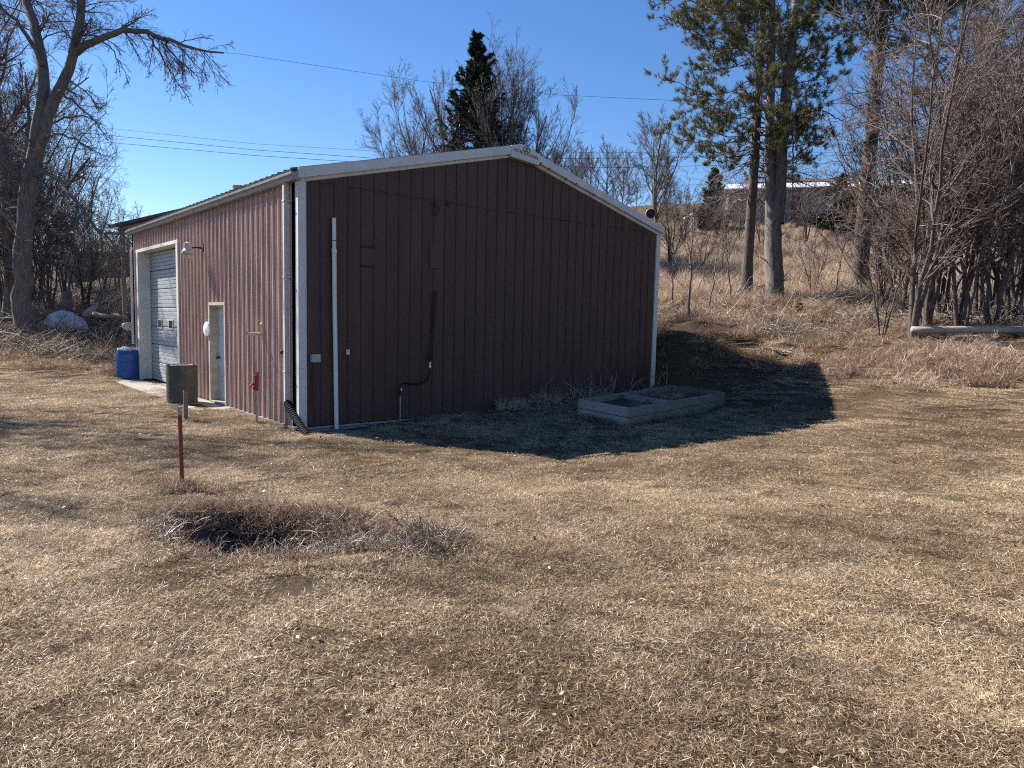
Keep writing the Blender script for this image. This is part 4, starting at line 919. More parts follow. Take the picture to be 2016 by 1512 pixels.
# --- pines
def pine(px, py, d, h, r, seed, label, z0, rad, nb, leanpx=0, side=None, dead=25, nt=24, dark=.45, tdense=1.0):
    g = np.random.default_rng(seed); b = gp(px, py, d); e = empty('pine_tree', b.tolist(), label, 'tree')
    lean = RT*leanpx*d/FPX; K = 12; tt = np.linspace(0, 1, K); P0 = (UPZ*h)[None]*tt[:, None]+lean[None]*tt[:, None]+np.stack([np.sin(tt*6+seed)*.10, np.cos(tt*5)*.08, 0*tt], 1)
    P0[0] = 0; R0 = r*(1-.72*tt); R0[0] *= 1.3
    v, f = tubes(P0[None], R0[None], 14)
    def at_t(z): i = np.clip(z/h*(K-1), 0, K-1.001); k = i.astype(int); fr = (i-k)[:, None]; return P0[k]*(1-fr)+P0[k+1]*fr
    t = g.uniform(z0, .99, nb); z = t*h; prof = np.sin(np.clip((t-z0)/(1-z0), 0, 1)**.6*2.6+.35); L = rad*(.35+.65*prof)*g.uniform(.55, 1.1, nb)
    a = g.uniform(0, 6.28, nb)
    out = np.stack([np.cos(a), np.sin(a), np.zeros(nb)], 1)
    if side is not None: out = unit(out+side[None]*g.uniform(0, .7, nb)[:, None])
    s = np.linspace(0, 1, 8); S0 = at_t(z)
    P = np.stack([S0+out*(L[:, None]*q)+UPZ*(L[:, None]*(-.22*math.sin(q*2.4)+.12*q*q)) for q in s], 1)+0
    P[:, 1:] += g.normal(size=(nb, 7, 3))*.07
    Rr = (r*.17*(1.1-t))[:, None].clip(.018)*np.linspace(1, .35, 8)[None]
    # dead lower branches
    zd = g.uniform(.22*h, z0*h+.15*h, dead); Ld = rad*g.uniform(.3, .9, dead); ad = g.uniform(0, 6.28, dead); od = np.stack([np.cos(ad), np.sin(ad), 0*ad], 1)
    Sd = at_t(zd); Pd = np.stack([Sd+od*(Ld[:, None]*q)+UPZ*(Ld[:, None]*(.05*q-.35*q*q)) for q in s], 1); Pd[:, 1:] += g.normal(size=(dead, 7, 3))*.06
    Rd = .03*np.linspace(1, .3, 8)[None]*np.ones((dead, 1))
    vv, ff = merge([(v, f)]); link('trunk', np_mesh('trunk', vv, ff), M_PBARK, e)
    P2, R2 = children(P, Rr, g, dict(n=9*tdense, len=.36, ang=46, asd=12, up=.06, wig=.14, rr=.5, rmin=.010, K=4, t0=.25, flat=.6))
    P3, R3 = children(P2, R2, g, dict(n=4, len=.5, ang=40, asd=12, up=.10, wig=.18, rr=.6, rmin=.008, K=3, t0=.2))
    Pd2, Rd2 = children(Pd, Rd, g, dict(n=8, len=.35, ang=50, asd=15, up=-.05, wig=.2, rr=.5, rmin=.007, K=4, t0=.2))
    Pd3, Rd3 = children(Pd2, Rd2, g, dict(n=4, len=.4, ang=45, asd=15, up=0, wig=.2, rr=.6, rmin=.006, K=3, t0=.2))
    vv, ff = merge([tubes(P, Rr, 6), tubes(P2, R2, 3), tubes(P3, R3, 3)]); link('branches', np_mesh('branches', vv, ff), M_PBARK, e)
    vv, ff = merge([tubes(Pd, Rd, 5), tubes(Pd2, Rd2, 3), tubes(Pd3, Rd3, 3)]); link('dead_branches', np_mesh('dead_branches', vv, ff), M_TWIG, e)
    C = np.concatenate([P3[:, -1], P3[:, 1], P2[:, -1], P2[:, 2], P[:, -1]]); Dd = unit(np.concatenate([P3[:, -1]-P3[:, 0], P3[:, 1]-P3[:, 0], P2[:, -1]-P2[:, -2], P2[:, 2]-P2[:, 1], P[:, -1]-P[:, -2]])+UPZ*.25)
    V_, F_, T_ = needle_mesh(C, Dd, g, nt, .17, .013, .75, dark, .22); link('needles', np_mesh('needles', V_, F_, T_, smooth=False), M_NEEDLE, e)
    return e
pine(1468, 592, 27, 17.5, .21, 51, 'tall pine with olive needles nearest the barn', .31, 3.7, 120, leanpx=6, side=-RT*.7, dead=24, dark=.78, nt=24)
pine(1690, 592, 28, 18, .33, 52, 'thick trunked dark pine with bare lower branches', .55, 3.8, 95, leanpx=14, dead=46, dark=.3, nt=20)
pine(1978, 610, 30, 17, .30, 53, 'dark pine behind the thicket at the right edge', .50, 3.2, 75, dead=34, dark=.25, nt=18)
pine(1850, 600, 36, 17, .26, 54, 'distant pine standing in the middle of the thicket', .55, 3.0, 42, dead=30, dark=.3, nt=16)

# --- forked tree between the pines
D = 26.0; b0 = gp(1524, 602, D)
A3 = lambda x, y, d=26.0: at(x, y, d)
limbs = [([b0, A3(1523, 520), A3(1522, 450), A3(1524, 400)], .34, .28),
         ([A3(1517, 440), A3(1515, 330), A3(1516, 200), A3(1519, 80), A3(1520, -20), A3(1522, -200)], .19, .10),
         ([A3(1530, 440), A3(1536, 330), A3(1545, 200), A3(1556, 110), A3(1570, 0), A3(1590, -180)], .24, .13),
         ([A3(1546, 190), A3(1544, 120), A3(1538, 70), A3(1528, 30), A3(1500, -30)], .10, .05),
         ([A3(1558, 150), A3(1575, 120, 25.7), A3(1600, 108, 25.5), A3(1625, 130, 25.3)], .07, .02),
         ([A3(1540, 290), A3(1556, 262, 25.8), A3(1562, 254, 25.7)], .06, .03),
         ([A3(1515, 250), A3(1500, 200, 25.6), A3(1490, 140, 25.5), A3(1470, 80, 25.4)], .05, .012),
         ([A3(1528, 360), A3(1500, 330, 25.7), A3(1470, 322, 25.5), A3(1440, 350, 25.4)], .04, .01),
         ([A3(1540, 250), A3(1575, 225, 25.6), A3(1620, 215, 25.4), A3(1660, 240, 25.3)], .05, .012),
         ([A3(1560, 254, 25.7), A3(1562, 300, 25.7), A3(1560, 370, 25.7), A3(1563, 425, 25.7)], .025, .02)]
make_tree('forked_tree', b0, limbs, [dict(n=9, len=.22, ang=52, asd=15, up=.02, wig=.15, rr=.3, rmin=.012, rmax=.03, K=5, t0=.15, tip=.35, maxlen=2.2),
          dict(n=7, len=.45, ang=42, asd=12, up=.0, wig=.18, rr=.55, rmin=.008, K=4, t0=.12, tip=.5), dict(n=5, len=.5, ang=38, asd=12, wig=.2, rr=.6, rmin=.006, K=3, t0=.1)],
          'grey forked tree with two tall stems between the two pines', 'tree', seed=61, wob=.015)

# --- thicket of multi-stem small trees on the right
def thicket_proto(seed, h, nst, label='x', cat='small tree', twig=M_TWIGR, name='thicket_tree', spread=.28, r=.07, n0=9, lv=None):
    g = np.random.default_rng(seed); limbs = []
    for k in range(nst):
        a = k*2.4+g.uniform(-.4, .4); out = np.array([math.cos(a), math.sin(a), 0])*spread*g.uniform(.3, 1.2); hh = h*g.uniform(.65, 1.05); o = np.array([math.cos(a), math.sin(a), 0])*.10*(k > 0)
        P = [o]+[o+(out*t**1.3+UPZ*t)*hh+g.normal(size=3)*[.05*hh*t, .05*hh*t, 0] for t in (.2, .4, .6, .8, 1)]
        limbs.append((P, r*g.uniform(.5, 1.0), .012))
        for q in range(2):
            t = g.uniform(.2, .55); s = o+(out*t**1.3+UPZ*t)*hh; b_ = g.uniform(0, 6.28); w_ = np.array([math.cos(b_), math.sin(b_), .9])
            limbs.append(([s, s+w_*hh*.14+UPZ*.02, s+w_*hh*.28+UPZ*hh*.08, s+w_*hh*.36+UPZ*hh*.22], r*.35, .01))
    return make_tree(name, (0, 0, 0), limbs, lv or [dict(n=n0, len=.34, ang=42, asd=16, up=.06, wig=.16, rr=.45, rmin=.012, rmax=.03, K=5, t0=.12, tip=.4, taper=.3),
        dict(n=7, len=.46, ang=42, asd=16, up=.04, wig=.2, rr=.55, rmin=.008, K=4, t0=.1, tip=.5), dict(n=4, len=.5, ang=40, asd=15, wig=.22, rr=.6, rmin=.006, K=3, t0=.1)],
        label, cat, 'bare small trees of the right thicket', bark=M_TBARK, twig=twig, seed=seed+100, sides=7, K=12, wob=.02)
TP = [thicket_proto(71, 9.5, 3, r=.11), thicket_proto(72, 8.5, 5, r=.08), thicket_proto(73, 7.0, 4, r=.065), thicket_proto(74, 8.8, 4, r=.09)]
TH = [(1738, 640, 19.0, 2, .60, 'leftmost low multi-stem sapling of the right thicket'), (1795, 652, 18.3, 0, 1.0, 'thick forking small tree standing at the left end of the bleached log'),
      (1822, 640, 19.6, 1, .95, 'upright cluster of stems just behind the left end of the bleached log'), (1858, 640, 20.2, 3, 1.0, 'many stemmed small tree behind the first third of the bleached log'),
      (1893, 648, 18.9, 1, .95, 'leaning stems right behind the middle of the bleached log'), (1918, 644, 20.4, 0, .95, 'tall small tree behind the middle of the bleached log'),
      (1950, 650, 19.0, 2, 1.25, 'slender pale stems slanting over the bleached log'), (1985, 648, 19.8, 3, 1.05, 'small tree behind the right end of the bleached log'),
      (2030, 650, 19.0, 1, 1.1, 'small tree cut by the right edge of the photo'), (1770, 628, 23, 3, .85, 'small tree between the dark pine and the log'),
      (1840, 620, 24, 0, 1.0, 'second row small tree behind the left part of the log'),
      (1955, 620, 24.5, 0, 1.1, 'second row small tree behind the right part of the log'), (2010, 622, 23.5, 3, 1.1, 'second row small tree at the right edge'),
      (2070, 640, 21, 0, 1.1, 'small tree just outside the right end of the log'), (1750, 600, 31, 1, 1.0, 'far small tree just right of the dark pine trunk'), 
      (1935, 600, 33, 0, 1.15, 'far small tree deep in the right thicket'), (1990, 600, 35, 1, 1.3, 'far small tree deep at the right edge')]
used = set()
for i, (px, py, d, k, s, lb) in enumerate(TH):
    cp_ = k in used; used.add(k); o = place(TP[k], gp(px, py, d, .05), i*1.3, s, lb, copy=cp_); o.rotation_euler = (.05*math.sin(i*2.1), .06*math.cos(i*3.3), i*1.3)
# saplings
sl = [dict(n=12, len=.24, ang=45, asd=14, up=.12, wig=.12, rr=.4, rmin=.009, rmax=.02, K=5, t0=.3, tip=.5, taper=.4), dict(n=5, len=.4, ang=40, asd=12, up=.08, wig=.18, rr=.6, rmin=.006, K=4, t0=.15)]
def sapling(px, py, d, h, seed, label, r=.035, lean=(0, 0)):
    b = gp(px, py, d, .08); P = [b, b+UPZ*h*.3+RT*lean[0]*.3, b+UPZ*h*.65+RT*lean[0]*.6, b+UPZ*h+RT*lean[0]]
    return make_tree('sapling', b, [(P, r, .008)], sl, label, 'sapling', seed=seed, sides=7, bark=M_TWIGR, twig=M_TWIGR, wob=.02)
sapling(1355, 642, 20.5, 3.4, 81, 'thin upright sapling beside the right corner of the barn', r=.045)
sapling(1395, 600, 24, 2.6, 82, 'thin sapling between the barn corner sapling and the olive pine', lean=(.3, 0))
sapling(1440, 600, 25.5, 3.6, 83, 'thin sapling just left of the olive pine trunk', lean=(-.5, 0))
sapling(1322, 610, 25, 2.2, 84, 'low sapling closest to the right barn corner')
sapling(1640, 600, 26, 3.0, 85, 'thin sapling between the forked tree and the dark pine', lean=(.4, 0))
sapling(1420, 560, 33, 4.0, 86, 'taller sapling in the pale grass behind the olive pine')
sapling(1600, 560, 33, 3.4, 87, 'thin sapling in the tall pale grass right of the forked tree')
for i, (px, py, d, s, lb) in enumerate([(1600, 598, 27, .42, 'low twiggy bush in the pale grass right of the forked tree'), (1735, 610, 24, .5, 'low twiggy bush in front of the dark pine'), (1375, 560, 34, .55, 'twiggy bush on the grassy rise behind the barn corner sapling'),
                                        (1320, 540, 38, .6, 'twiggy bush on the slope just right of the barn'), (1430, 530, 40, .6, 'twiggy bush high in the pale grass behind the olive pine'), (1345, 500, 48, .7, 'twiggy bush below the garden shed'), (1500, 475, 50, .85, 'twiggy bush in front of the ranch house left of its door'), (1585, 462, 53, .8, 'twiggy bush in front of the ranch house windows'), (1455, 460, 54, .8, 'twiggy bush between the garden shed and the ranch house')]):
    o = place(TP[[2, 1][i % 2]], gp(px, py, d, .05), i*2.1, s, lb); o['group'] = 'twiggy bushes on the right slope'; o['category'] = 'bush'; o.name = 'twiggy_bush'

# --- thicket on the left
LT = [thicket_proto(91, 9, 4, twig=M_TWIG, r=.09, n0=10), thicket_proto(92, 7, 5, twig=M_TWIG, r=.06, n0=10)]
LTL = [(0, 33, 0, 1.15, 'bare tree at the far left edge behind the forked trunk'), (70, 36, 0, 1.25, 'bare tree directly behind the big forked tree'), (25, 40, 0, 1.3, 'tall bare tree in the back of the left thicket'),
       (100, 33, 1, .95, 'small bare tree right of the forked trunk'), (128, 38, 0, .85, 'bare tree behind the tarp heap'), (165, 35, 1, .95, 'small bare tree right of the tarp heap'),
       (-40, 36, 0, 1.2, 'bare tree just outside the left edge'), (150, 45, 0, 1.0, 'bare tree in front of the porch house'), (205, 40, 1, .8, 'small bare tree in front of the carport'),
       (55, 31, 1, .8, 'slim stems right behind the forked trunk'), (235, 44, 1, .75, 'small bare tree under the carport roof'), (90, 46, 0, 1.1, 'far bare tree left of the porch house'),
       (10, 30, 1, .9, 'slim stems left of the forked trunk'), (-90, 33, 0, 1.2, 'bare tree outside the frame to the left')]
used = set()
for i, (px, d, k, s, lb) in enumerate(LTL):
    cp_ = k in used; used.add(k); o = place(LT[k], gp(px, 600, d, .05), i*1.9, s, lb, copy=cp_); o['group'] = 'bare small trees of the left thicket'
# shade-giving trees standing left of the lawn, outside the photo
place(LT[0], (-9.8, 11.2, gz(-9.8, 11.2)), .4, 1.5, 'bare tree at the lawn edge left of the photo')
place(LT[0], (-13.5, 16.0, gz(-13.5, 16)), 1.4, 1.6, 'second bare tree at the lawn edge left of the photo')
place(LT[1], (-11.5, 13.5, gz(-11.5, 13.5)), 2.4, 1.5, 'stems at the lawn edge left of the photo')
# ------------------------------------------------------------------ grass, straw, leaves: scattered tufts
src_col = bpy.data.collections.new('tuft_sources')          # not linked to the scene: only instanced
def blades(n, rad, l0, l1, w, flat, seed, tm=.5, ts=.22, curve=.5, bias=None, K=3):
    """n blades of grass in a disc; flat 1 = lying, 0 = upright"""
    g = np.random.default_rng(seed); r = rad*np.sqrt(g.uniform(0, 1, n)); a = g.uniform(0, 6.28, n)
    o = np.stack([r*np.cos(a), r*np.sin(a), g.uniform(0, .012, n)*flat], 1); b = g.uniform(0, 6.28, n)
    el = np.abs(g.normal(0, 1, n))*(1-flat)*1.2+g.uniform(.03, .45, n)*(1.25-flat); el = np.clip(el+(1-flat)*.55, .02, 1.5)
    d = np.stack([np.cos(b)*np.cos(el), np.sin(b)*np.cos(el), np.sin(el)], 1)
    if bias is not None: d = unit(d+np.array(bias)[None]*g.uniform(0, 1, n)[:, None])
    L = g.uniform(l0, l1, n)[:, None]; side = unit(np.cross(d, np.array([0, 0, 1.])+g.normal(size=(n, 3))*.5)); ww = (w*g.uniform(.6, 1.3, n))[:, None]
    P = [o]; dd = d
    for k in range(1, K):
        P.append(P[-1]+dd*L/(K-1)); dd = unit(dd+np.array([0, 0, -curve])*g.uniform(.2, 1.2, n)[:, None]+g.normal(size=(n, 3))*.18)
    P = [np.concatenate([p[:, :2], np.maximum(p[:, 2:], .002)], 1) for p in P]
    V = []
    for k in range(K-1): f = 1-.35*k/(K-1); V += [P[k]-side*ww*f/2, P[k]+side*ww*f/2]
    V.append(P[K-1]); m = len(V); V = np.stack(V, 1).reshape(-1, 3); base = (np.arange(n)*m)[:, None]; F = []
    for k in range(K-2): F.append(base+np.array([[2*k, 2*k+1, 2*k+3]])); F.append(base+np.array([[2*k, 2*k+3, 2*k+2]]))
    F.append(base+np.array([[m-3, m-2, m-1]])); F = np.concatenate(F)
    t = np.clip(g.normal(tm, ts, n), 0, 1); return V, F, np.repeat(t, m)
def leaf_tuft(n, rad, s, seed):
    g = np.random.default_rng(seed); r = rad*np.sqrt(g.uniform(0, 1, n)); a = g.uniform(0, 6.28, n); c = np.stack([r*np.cos(a), r*np.sin(a), g.uniform(.01, .04, n)], 1)
    u = unit(np.stack([g.normal(size=n), g.normal(size=n), g.normal(size=n)*.35], 1)); v = unit(np.cross(u, np.stack([g.normal(size=n)*.3, g.normal(size=n)*.3, np.ones(n)], 1))); S_ = (s*g.uniform(.5, 1.2, n))[:, None]
    V = np.stack([c-u*S_, c-u*S_*.2+v*S_*.55, c+u*S_+[0, 0, .004], c-u*S_*.1-v*S_*.5+[0, 0, .006]], 1).reshape(-1, 3); F = (np.arange(n)*4)[:, None]+np.array([[0, 1, 2]]); F2 = (np.arange(n)*4)[:, None]+np.array([[0, 2, 3]])
    return V, np.concatenate([F, F2]), np.repeat(g.uniform(0, 1, n)**1.3, 4)
def source_set(name, items, m):
    c = bpy.data.collections.new(name)
    for i, (V, F, t) in enumerate(items):
        o = bpy.data.objects.new('%s_source_%02d' % (name, i), np_mesh(name+'_tuft', V, F, t, smooth=False)); o.data.materials.append(m); c.objects.link(o)
    return c, len(items)
def scatter(name, pts, src, scl, label, cat, tilt=.15, seed=0, rz=None):
    g = np.random.default_rng(seed); c, n = src; N_ = len(pts)
    me = bpy.data.meshes.new(name); me.vertices.add(N_); me.vertices.foreach_set('co', np.asarray(pts, np.float32).ravel())
    rot = np.stack([g.normal(0, tilt, N_), g.normal(0, tilt, N_), g.uniform(0, 6.28, N_) if rz is None else rz], 1).astype(np.float32)
    a = me.attributes.new('rot', 'FLOAT_VECTOR', 'POINT'); a.data.foreach_set('vector', rot.ravel())
    a = me.attributes.new('scl', 'FLOAT', 'POINT'); a.data.foreach_set('value', np.asarray(scl, np.float32))
    a = me.attributes.new('idx', 'INT', 'POINT'); a.data.foreach_set('value', g.integers(0, n, N_).astype(np.int32))
    o = bpy.data.objects.new(name, me); col.objects.link(o)
    ng = bpy.data.node_groups.new(name, 'GeometryNodeTree'); ng.interface.new_socket('Geometry', in_out='INPUT', socket_type='NodeSocketGeometry'); ng.interface.new_socket('Geometry', in_out='OUTPUT', socket_type='NodeSocketGeometry')
    N = ng.nodes; L = ng.links; gi = N.new('NodeGroupInput'); go = N.new('NodeGroupOutput'); ip = N.new('GeometryNodeInstanceOnPoints'); ci = N.new('GeometryNodeCollectionInfo')
    ci.inputs['Collection'].default_value = c; ci.inputs['Separate Children'].default_value = True; ci.inputs['Reset Children'].default_value = True
    ip.inputs['Pick Instance'].default_value = True
    def na(nm, ty):
        q = N.new('GeometryNodeInputNamedAttribute'); q.data_type = ty; q.inputs['Name'].default_value = nm; return q.outputs['Attribute']
    L.new(gi.outputs[0], ip.inputs['Points']); L.new(ci.outputs[0], ip.inputs['Instance']); L.new(na('rot', 'FLOAT_VECTOR'), ip.inputs['Rotation']); L.new(na('scl', 'FLOAT'), ip.inputs['Scale']); L.new(na('idx', 'INT'), ip.inputs['Instance Index'])
    L.new(ip.outputs[0], go.inputs[0]); md = o.modifiers.new('scatter', 'NODES'); md.node_group = ng
    tag(o, label, cat, kind='stuff'); return o

LAWN = source_set('lawn', [blades(470, .24, .018, .055, .0028, .76, 200+i, tm=.52, ts=.24) for i in range(5)]+[blades(360, .22, .015, .045, .0026, .88, 210+i, tm=.60, ts=.26) for i in range(3)], M_LAWN)
LONG = source_set('long', [blades(170, .16, .10, .26, .0045, .35, 220+i, tm=.5, ts=.25, curve=.9, K=4) for i in range(5)], M_RUSSET)
STRAW = source_set('straw', [blades(150, .20, .10, .30, .006, .62, 230+i, tm=.5, ts=.27, curve=.7, K=4) for i in range(5)], M_STRAW)
TALL = source_set('tall', [blades(110, .30, .45, 1.0, .012, .10, 240+i, tm=.78, ts=.22, curve=.35, K=4) for i in range(5)], M_STRAW)
LEAFS = source_set('leaf', [leaf_tuft(26, .30, .021, 250+i) for i in range(5)], M_LEAF)
def twig_tuft(n, rad, seed, ln=(.25, .8)):
    g = np.random.default_rng(seed); r = rad*np.sqrt(g.uniform(0, 1, n)); a = g.uniform(0, 6.28, n); o = np.stack([r*np.cos(a), r*np.sin(a), g.uniform(0, .12, n)], 1)
    el = g.uniform(-.05, .8, n); b = g.uniform(0, 6.28, n); d = np.stack([np.cos(b)*np.cos(el), np.sin(b)*np.cos(el), np.sin(el)], 1); L_ = g.uniform(*ln, n); K = 4; P = [o]
    for k in range(1, K): P.append(P[-1]+d*(L_/(K-1))[:, None]); d = unit(d+g.normal(size=(n, 3))*.25+np.array([0, 0, -.12]))
    P = np.stack(P, 1); P[..., 2] = np.maximum(P[..., 2], .01); V, F = tubes(P, np.linspace(.007, .003, K)[None]*g.uniform(.5, 1.3, n)[:, None], 3)
    F3 = np.concatenate([F[:, [0, 1, 2]], F[:, [0, 2, 3]]]); t = np.repeat(g.uniform(0, 1, n), K*3); return V, F3, t
M_TW = blade_mat('loose_twigs', [(.08,.055,.042), (.18,.135,.105), (.32,.26,.21), (.50,.43,.36)], trans=0)
TWIGS = source_set('twig', [twig_tuft(46, .45, 260+i) for i in range(5)], M_TW)
STICKS = source_set('stick', [twig_tuft(60, .30, 270+i, (.10, .34)) for i in range(4)], M_TW)

def region(n, u0, u1, v0, v1, g):
    """points over a view-aligned patch of ground: v metres ahead of the camera's foot, u metres to its right"""
    u = g.uniform(u0, u1, n); v = g.uniform(v0, v1, n); return CAM[0]+_pr[0]*u+_pf[0]*v, CAM[1]+_pr[1]*u+_pf[1]*v, u, v
def in_bed(x, y):
    q = [A, B, C, D_]; r = np.ones_like(x, bool); c = (A+B+C+D_)/4
    for i in range(4):
        p, e = q[i], q[(i+1) % 4]; n_ = np.array([-(e-p)[1], (e-p)[0]]); s = np.sign(np.dot(n_, c-p)); r &= s*((x-p[0])*n_[0]+(y-p[1])*n_[1]) > -.02
    return r
A, B, C, D_ = BEDQ
def blocked(x, y):
    return ((x > XA-.03) & (x < XB+.05) & (y > -.03) & (y < YB+.1)) | ((x > XA-.76) & (x < XA) & (y > 3.28) & (y < 11.36) & (noise2(x*3, y*3, 2) > .42)) | in_bed(x, y)
def kept(x, y, keep):
    keep &= ~blocked(x, y); return x[keep], y[keep]
def pts3(x, y, dz=0): return np.stack([x, y, height(x, y)+dz], 1)
G = np.random.default_rng(99)
# lawn: dense over the whole open yard
x, y, u, v = region(52000, -24, 30, 1.0, 32, G)
hz = height(x, y, False); right = (x > 9.0)
bankness = np.clip((hz-1.25)/.7, 0, 1)*((x > 8.8) | (v > 20))
far = np.hypot(x-CAM[0], y-CAM[1]); dens = np.where(far < 9, 1.0, .75)*(1-bankness)*(1-.93*mud_at(x, y))
dens *= (.62+.6*np.clip((fbm(x*.8, y*.8, 41)-.3)*2.2, 0, 1))
keep = (np.abs(u) < 1.0+v*.95) & (G.uniform(size=len(x)) < dens)
x_, y_ = kept(x, y, keep); xn = x_; yn = y_
sc_ = G.uniform(.75, 1.25, len(x_))*(1+.25*np.clip(np.hypot(x_-CAM[0], y_-CAM[1])/20-.4, 0, 1))
scatter('dead_lawn_grass', pts3(x_, y_, -.004), LAWN, sc_, 'short trampled tan lawn grass covering the yard', 'grass', tilt=.08, seed=1)
# near field gets a second denser pass
x, y, u, v = region(5200, -9, 9, 1.0, 8.5, G); keep = (np.abs(u) < 1.0+v*.9) & (G.uniform(size=len(x)) < (1-.9*mud_at(x, y))*(.45+.8*fbm(x*2.2, y*2.2, 43)))
x_, y_ = kept(x, y, keep); scatter('near_lawn_grass', pts3(x_, y_, -.002), LAWN, G.uniform(.6, 1.1, len(x_)), 'short tan lawn grass close to the camera', 'grass', tilt=.12, seed=2)
# slightly longer pale patches
x, y, u, v = region(9000, -16, 20, 1.5, 20, G); pn = fbm(x*.55, y*.55, 77); wall = np.exp(-((x-XA+.15)/.35)**2)*(y > -1.5)*(y < 3.4)+np.exp(-((y+.45)/.5)**2)*((x > 1.0) & (x < 3.2))
keep = (np.abs(u) < 1.0+v*.95) & (G.uniform(size=len(x)) < np.clip((pn-.56)*4, 0, .45)+.8*wall) & (mud_at(x, y) < .3) & (height(x, y, False) < 1.2)
x_, y_ = kept(x, y, keep); scatter('pale_grass_patches', pts3(x_, y_, -.01), STRAW, G.uniform(.22, .42, len(x_)), 'slightly longer pale grass in patches and along the wall', 'grass', tilt=.15, seed=3)
# russet overhanging grass round the hole
n = 2100; aa = G.uniform(-1.35, 1.5, n); bb = G.uniform(-.85, .95, n); x = PIT[0]+_pr[0]*aa+_pf[0]*bb; y = PIT[1]+_pr[1]*aa+_pf[1]*bb
ps, q = pit_shape(x, y); rim = (ps > .02) & (ps < .19); back = bb > .02-.22*aa
keep = rim & (G.uniform(size=n) < np.where(back, .85, .10)); x_, y_ = kept(x, y, keep)
scatter('hole_rim_grass', pts3(x_, y_, -.01), LONG, G.uniform(.45, .95, len(x_)), 'russet long grass hanging over the rim of the hole', 'grass', tilt=.30, seed=4)
keep = (ps > .04) & (G.uniform(size=n) < np.where(aa > .1, .42, .06)); x_, y_ = kept(x, y, keep); scatter('hole_twigs', pts3(x_, y_, .0), STICKS, G.uniform(.35, .75, len(x_)), 'dry stalks lying tangled in the hole', 'twigs', tilt=.3, seed=5)
b_ = ground_at(362, 968); aa = G.normal(0, .16, 26); bb = G.normal(0, .10, 26); x_ = b_[0]+_pr[0]*aa+_pf[0]*bb; y_ = b_[1]+_pr[1]*aa+_pf[1]*bb
scatter('post_foot_grass', pts3(x_, y_, -.01), LONG, G.uniform(.5, .9, 26), 'russet grass at the foot of the red post', 'grass', tilt=.2, seed=6)
# leaves everywhere, thicker near the hole and the bank
x, y, u, v = region(9000, -22, 26, 1.2, 27, G); near = np.exp(-(((x-PIT[0])*_pr[0]+(y-PIT[1])*_pr[1]-.9)/1.3)**2-(((x-PIT[0])*_pf[0]+(y-PIT[1])*_pf[1])/.8)**2)
keep = (np.abs(u) < 1.0+v*.95) & (G.uniform(size=len(x)) < .16+.9*near+.5*np.clip(height(x, y, False)-.9, 0, .8)+.25*(fbm(x*1.1, y*1.1, 8) > .58))
x_, y_ = kept(x, y, keep); scatter('leaf_litter', pts3(x_, y_, .004), LEAFS, G.uniform(.5, 1.1, len(x_)), 'dry brown leaves scattered over the lawn and bank', 'leaves', tilt=.1, seed=7)
# matted straw on the bank and up the slope
x, y, u, v = region(19000, -30, 34, 11, 40, G); hz = height(x, y, False)
keep = (np.abs(u) < 2+v*.95) & (hz > .62+.5*fbm(x, y, 6)) & ((x > 9.2) | (v > 21)) & (G.uniform(size=len(x)) < .95)
x_, y_ = kept(x, y, keep); rus = G.uniform(size=len(x_)) < np.clip((fbm(x_*.45, y_*.45, 19)-.40)*4, .12, .85)
scatter('bank_straw', pts3(x_[~rus], y_[~rus], -.02), STRAW, G.uniform(.8, 1.7, (~rus).sum()), 'matted pale straw on the bank and slope', 'grass', tilt=.22, seed=8)
scatter('bank_russet_grass', pts3(x_[rus], y_[rus], -.02), LONG, G.uniform(.9, 1.9, rus.sum()), 'matted russet grass on the bank and slope', 'grass', tilt=.35, seed=9)
# tall pale grass behind the right trees
x, y, u, v = region(16000, -6, 60, 21, 75, G); ang_ = np.degrees(np.arctan2(u, v)); hz = height(x, y, False)
keep = (ang_ > 9) & (ang_ < 40) & (hz > 2.35) & (G.uniform(size=len(x)) < np.clip(1.15-.6*(v > 48), 0, 1)*(.35+.9*(fbm(x*.35, y*.35, 13) > .42))*np.where(ang_ > 27, .45, 1))
x_, y_ = kept(x, y, keep); vv_ = (x_-CAM[0])*_pf[0]+(y_-CAM[1])*_pf[1]; scatter('tall_dry_grass', pts3(x_, y_, -.03), TALL, G.uniform(.55, 1.25, len(x_))*np.where(vv_ > 50, .6, np.clip((vv_-20)/9, .35, 1)), 'tall pale dry grass on the slope behind the pines', 'grass', tilt=.12, seed=10)
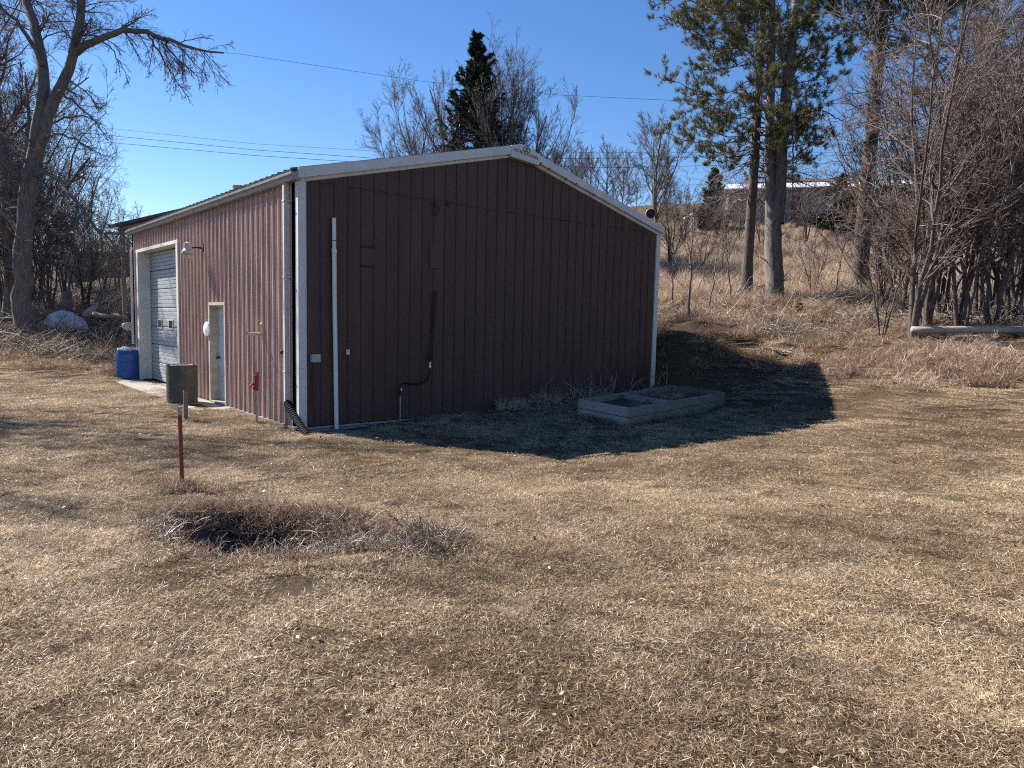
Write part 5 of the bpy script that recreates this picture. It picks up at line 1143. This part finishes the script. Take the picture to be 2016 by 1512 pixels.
# tangled brush: foot of the thicket, left bank, slope
x, y, u, v = region(12000, -34, 34, 15, 46, G); ang_ = np.degrees(np.arctan2(u, v)); hz = height(x, y, False)
pr_ = np.where((ang_ > 26) & (hz > 1.7) & (v > 18.9), .55, 0)+np.where((ang_ < -27) & (v > 22.5), .95, 0)+np.where((ang_ > 9) & (ang_ < 26) & (hz > 1.6), .10+.35*(fbm(x*.3, y*.3, 31) > .55), 0)
keep = G.uniform(size=len(x)) < pr_; x_, y_ = kept(x, y, keep)
scatter('brush_tangle', pts3(x_, y_, -.03), TWIGS, G.uniform(.7, 1.7, len(x_)), 'tangled dead twigs and brush on the banks', 'brush', tilt=.3, seed=11)
x, y, u, v = region(3000, -24, -9, 20.5, 34, G); keep = (G.uniform(size=len(x)) < .22) & (np.degrees(np.arctan2(u, v)) < -27); x_, y_ = kept(x, y, keep)
scatter('left_bank_grass', pts3(x_, y_, -.03), LONG, G.uniform(1.0, 2.2, len(x_)), 'long russet grass below the left brush', 'grass', tilt=.25, seed=12)
# weeds against the shaded gable and round the raised bed
wx = G.uniform(4.2, 9.3, 46); wy = G.uniform(-.6, -.10, 46); x_, y_ = kept(wx, wy, np.ones(46, bool))
scatter('wall_weeds', pts3(x_, y_, -.02), TALL, G.uniform(.18, .5, len(x_)), 'dry weeds along the shaded foot of the gable', 'weeds', tilt=.2, seed=13)
WEED = source_set('weed', [twig_tuft(9, .12, 290+i, (.5, 1.1)) for i in range(3)], M_TW)
x_ = G.uniform(5.2, 9.4, 26); y_ = G.uniform(-.9, -.2, 26); x_, y_ = kept(x_, y_, np.ones(26, bool)); scatter('wall_weed_stalks', pts3(x_, y_, .0), WEED, G.uniform(.6, 1.2, len(x_)), 'bare weed stalks against the gable by the raised bed', 'weeds', tilt=.2, seed=14)
bp_ = []
while len(bp_) < 18:
    s_, t_ = G.uniform(.08, .92, 2); p_ = (A*(1-s_)+B*s_)*(1-t_)+(D_*(1-s_)+C*s_)*t_; bp_.append((p_[0], p_[1], ZT-.13))
scatter('bed_weeds', np.array(bp_), STRAW, G.uniform(.5, 1.0, 18), 'dry stalks in the raised bed', 'weeds', tilt=.3, seed=15)
ed = []
for P_, Q_ in ((A, B), (A, D_), (B, C)):
    for k in range(26): t_ = G.uniform(0, 1); p_ = P_*(1-t_)+Q_*t_; o_ = unit((p_-(A+B+C+D_)/4)[None])[0]*.12; ed.append(p_+o_)
ed = np.array(ed); scatter('bed_edge_grass', pts3(ed[:, 0], ed[:, 1], -.01), LONG, G.uniform(.4, 1.0, len(ed)), 'long grass round the raised bed', 'grass', tilt=.2, seed=16)
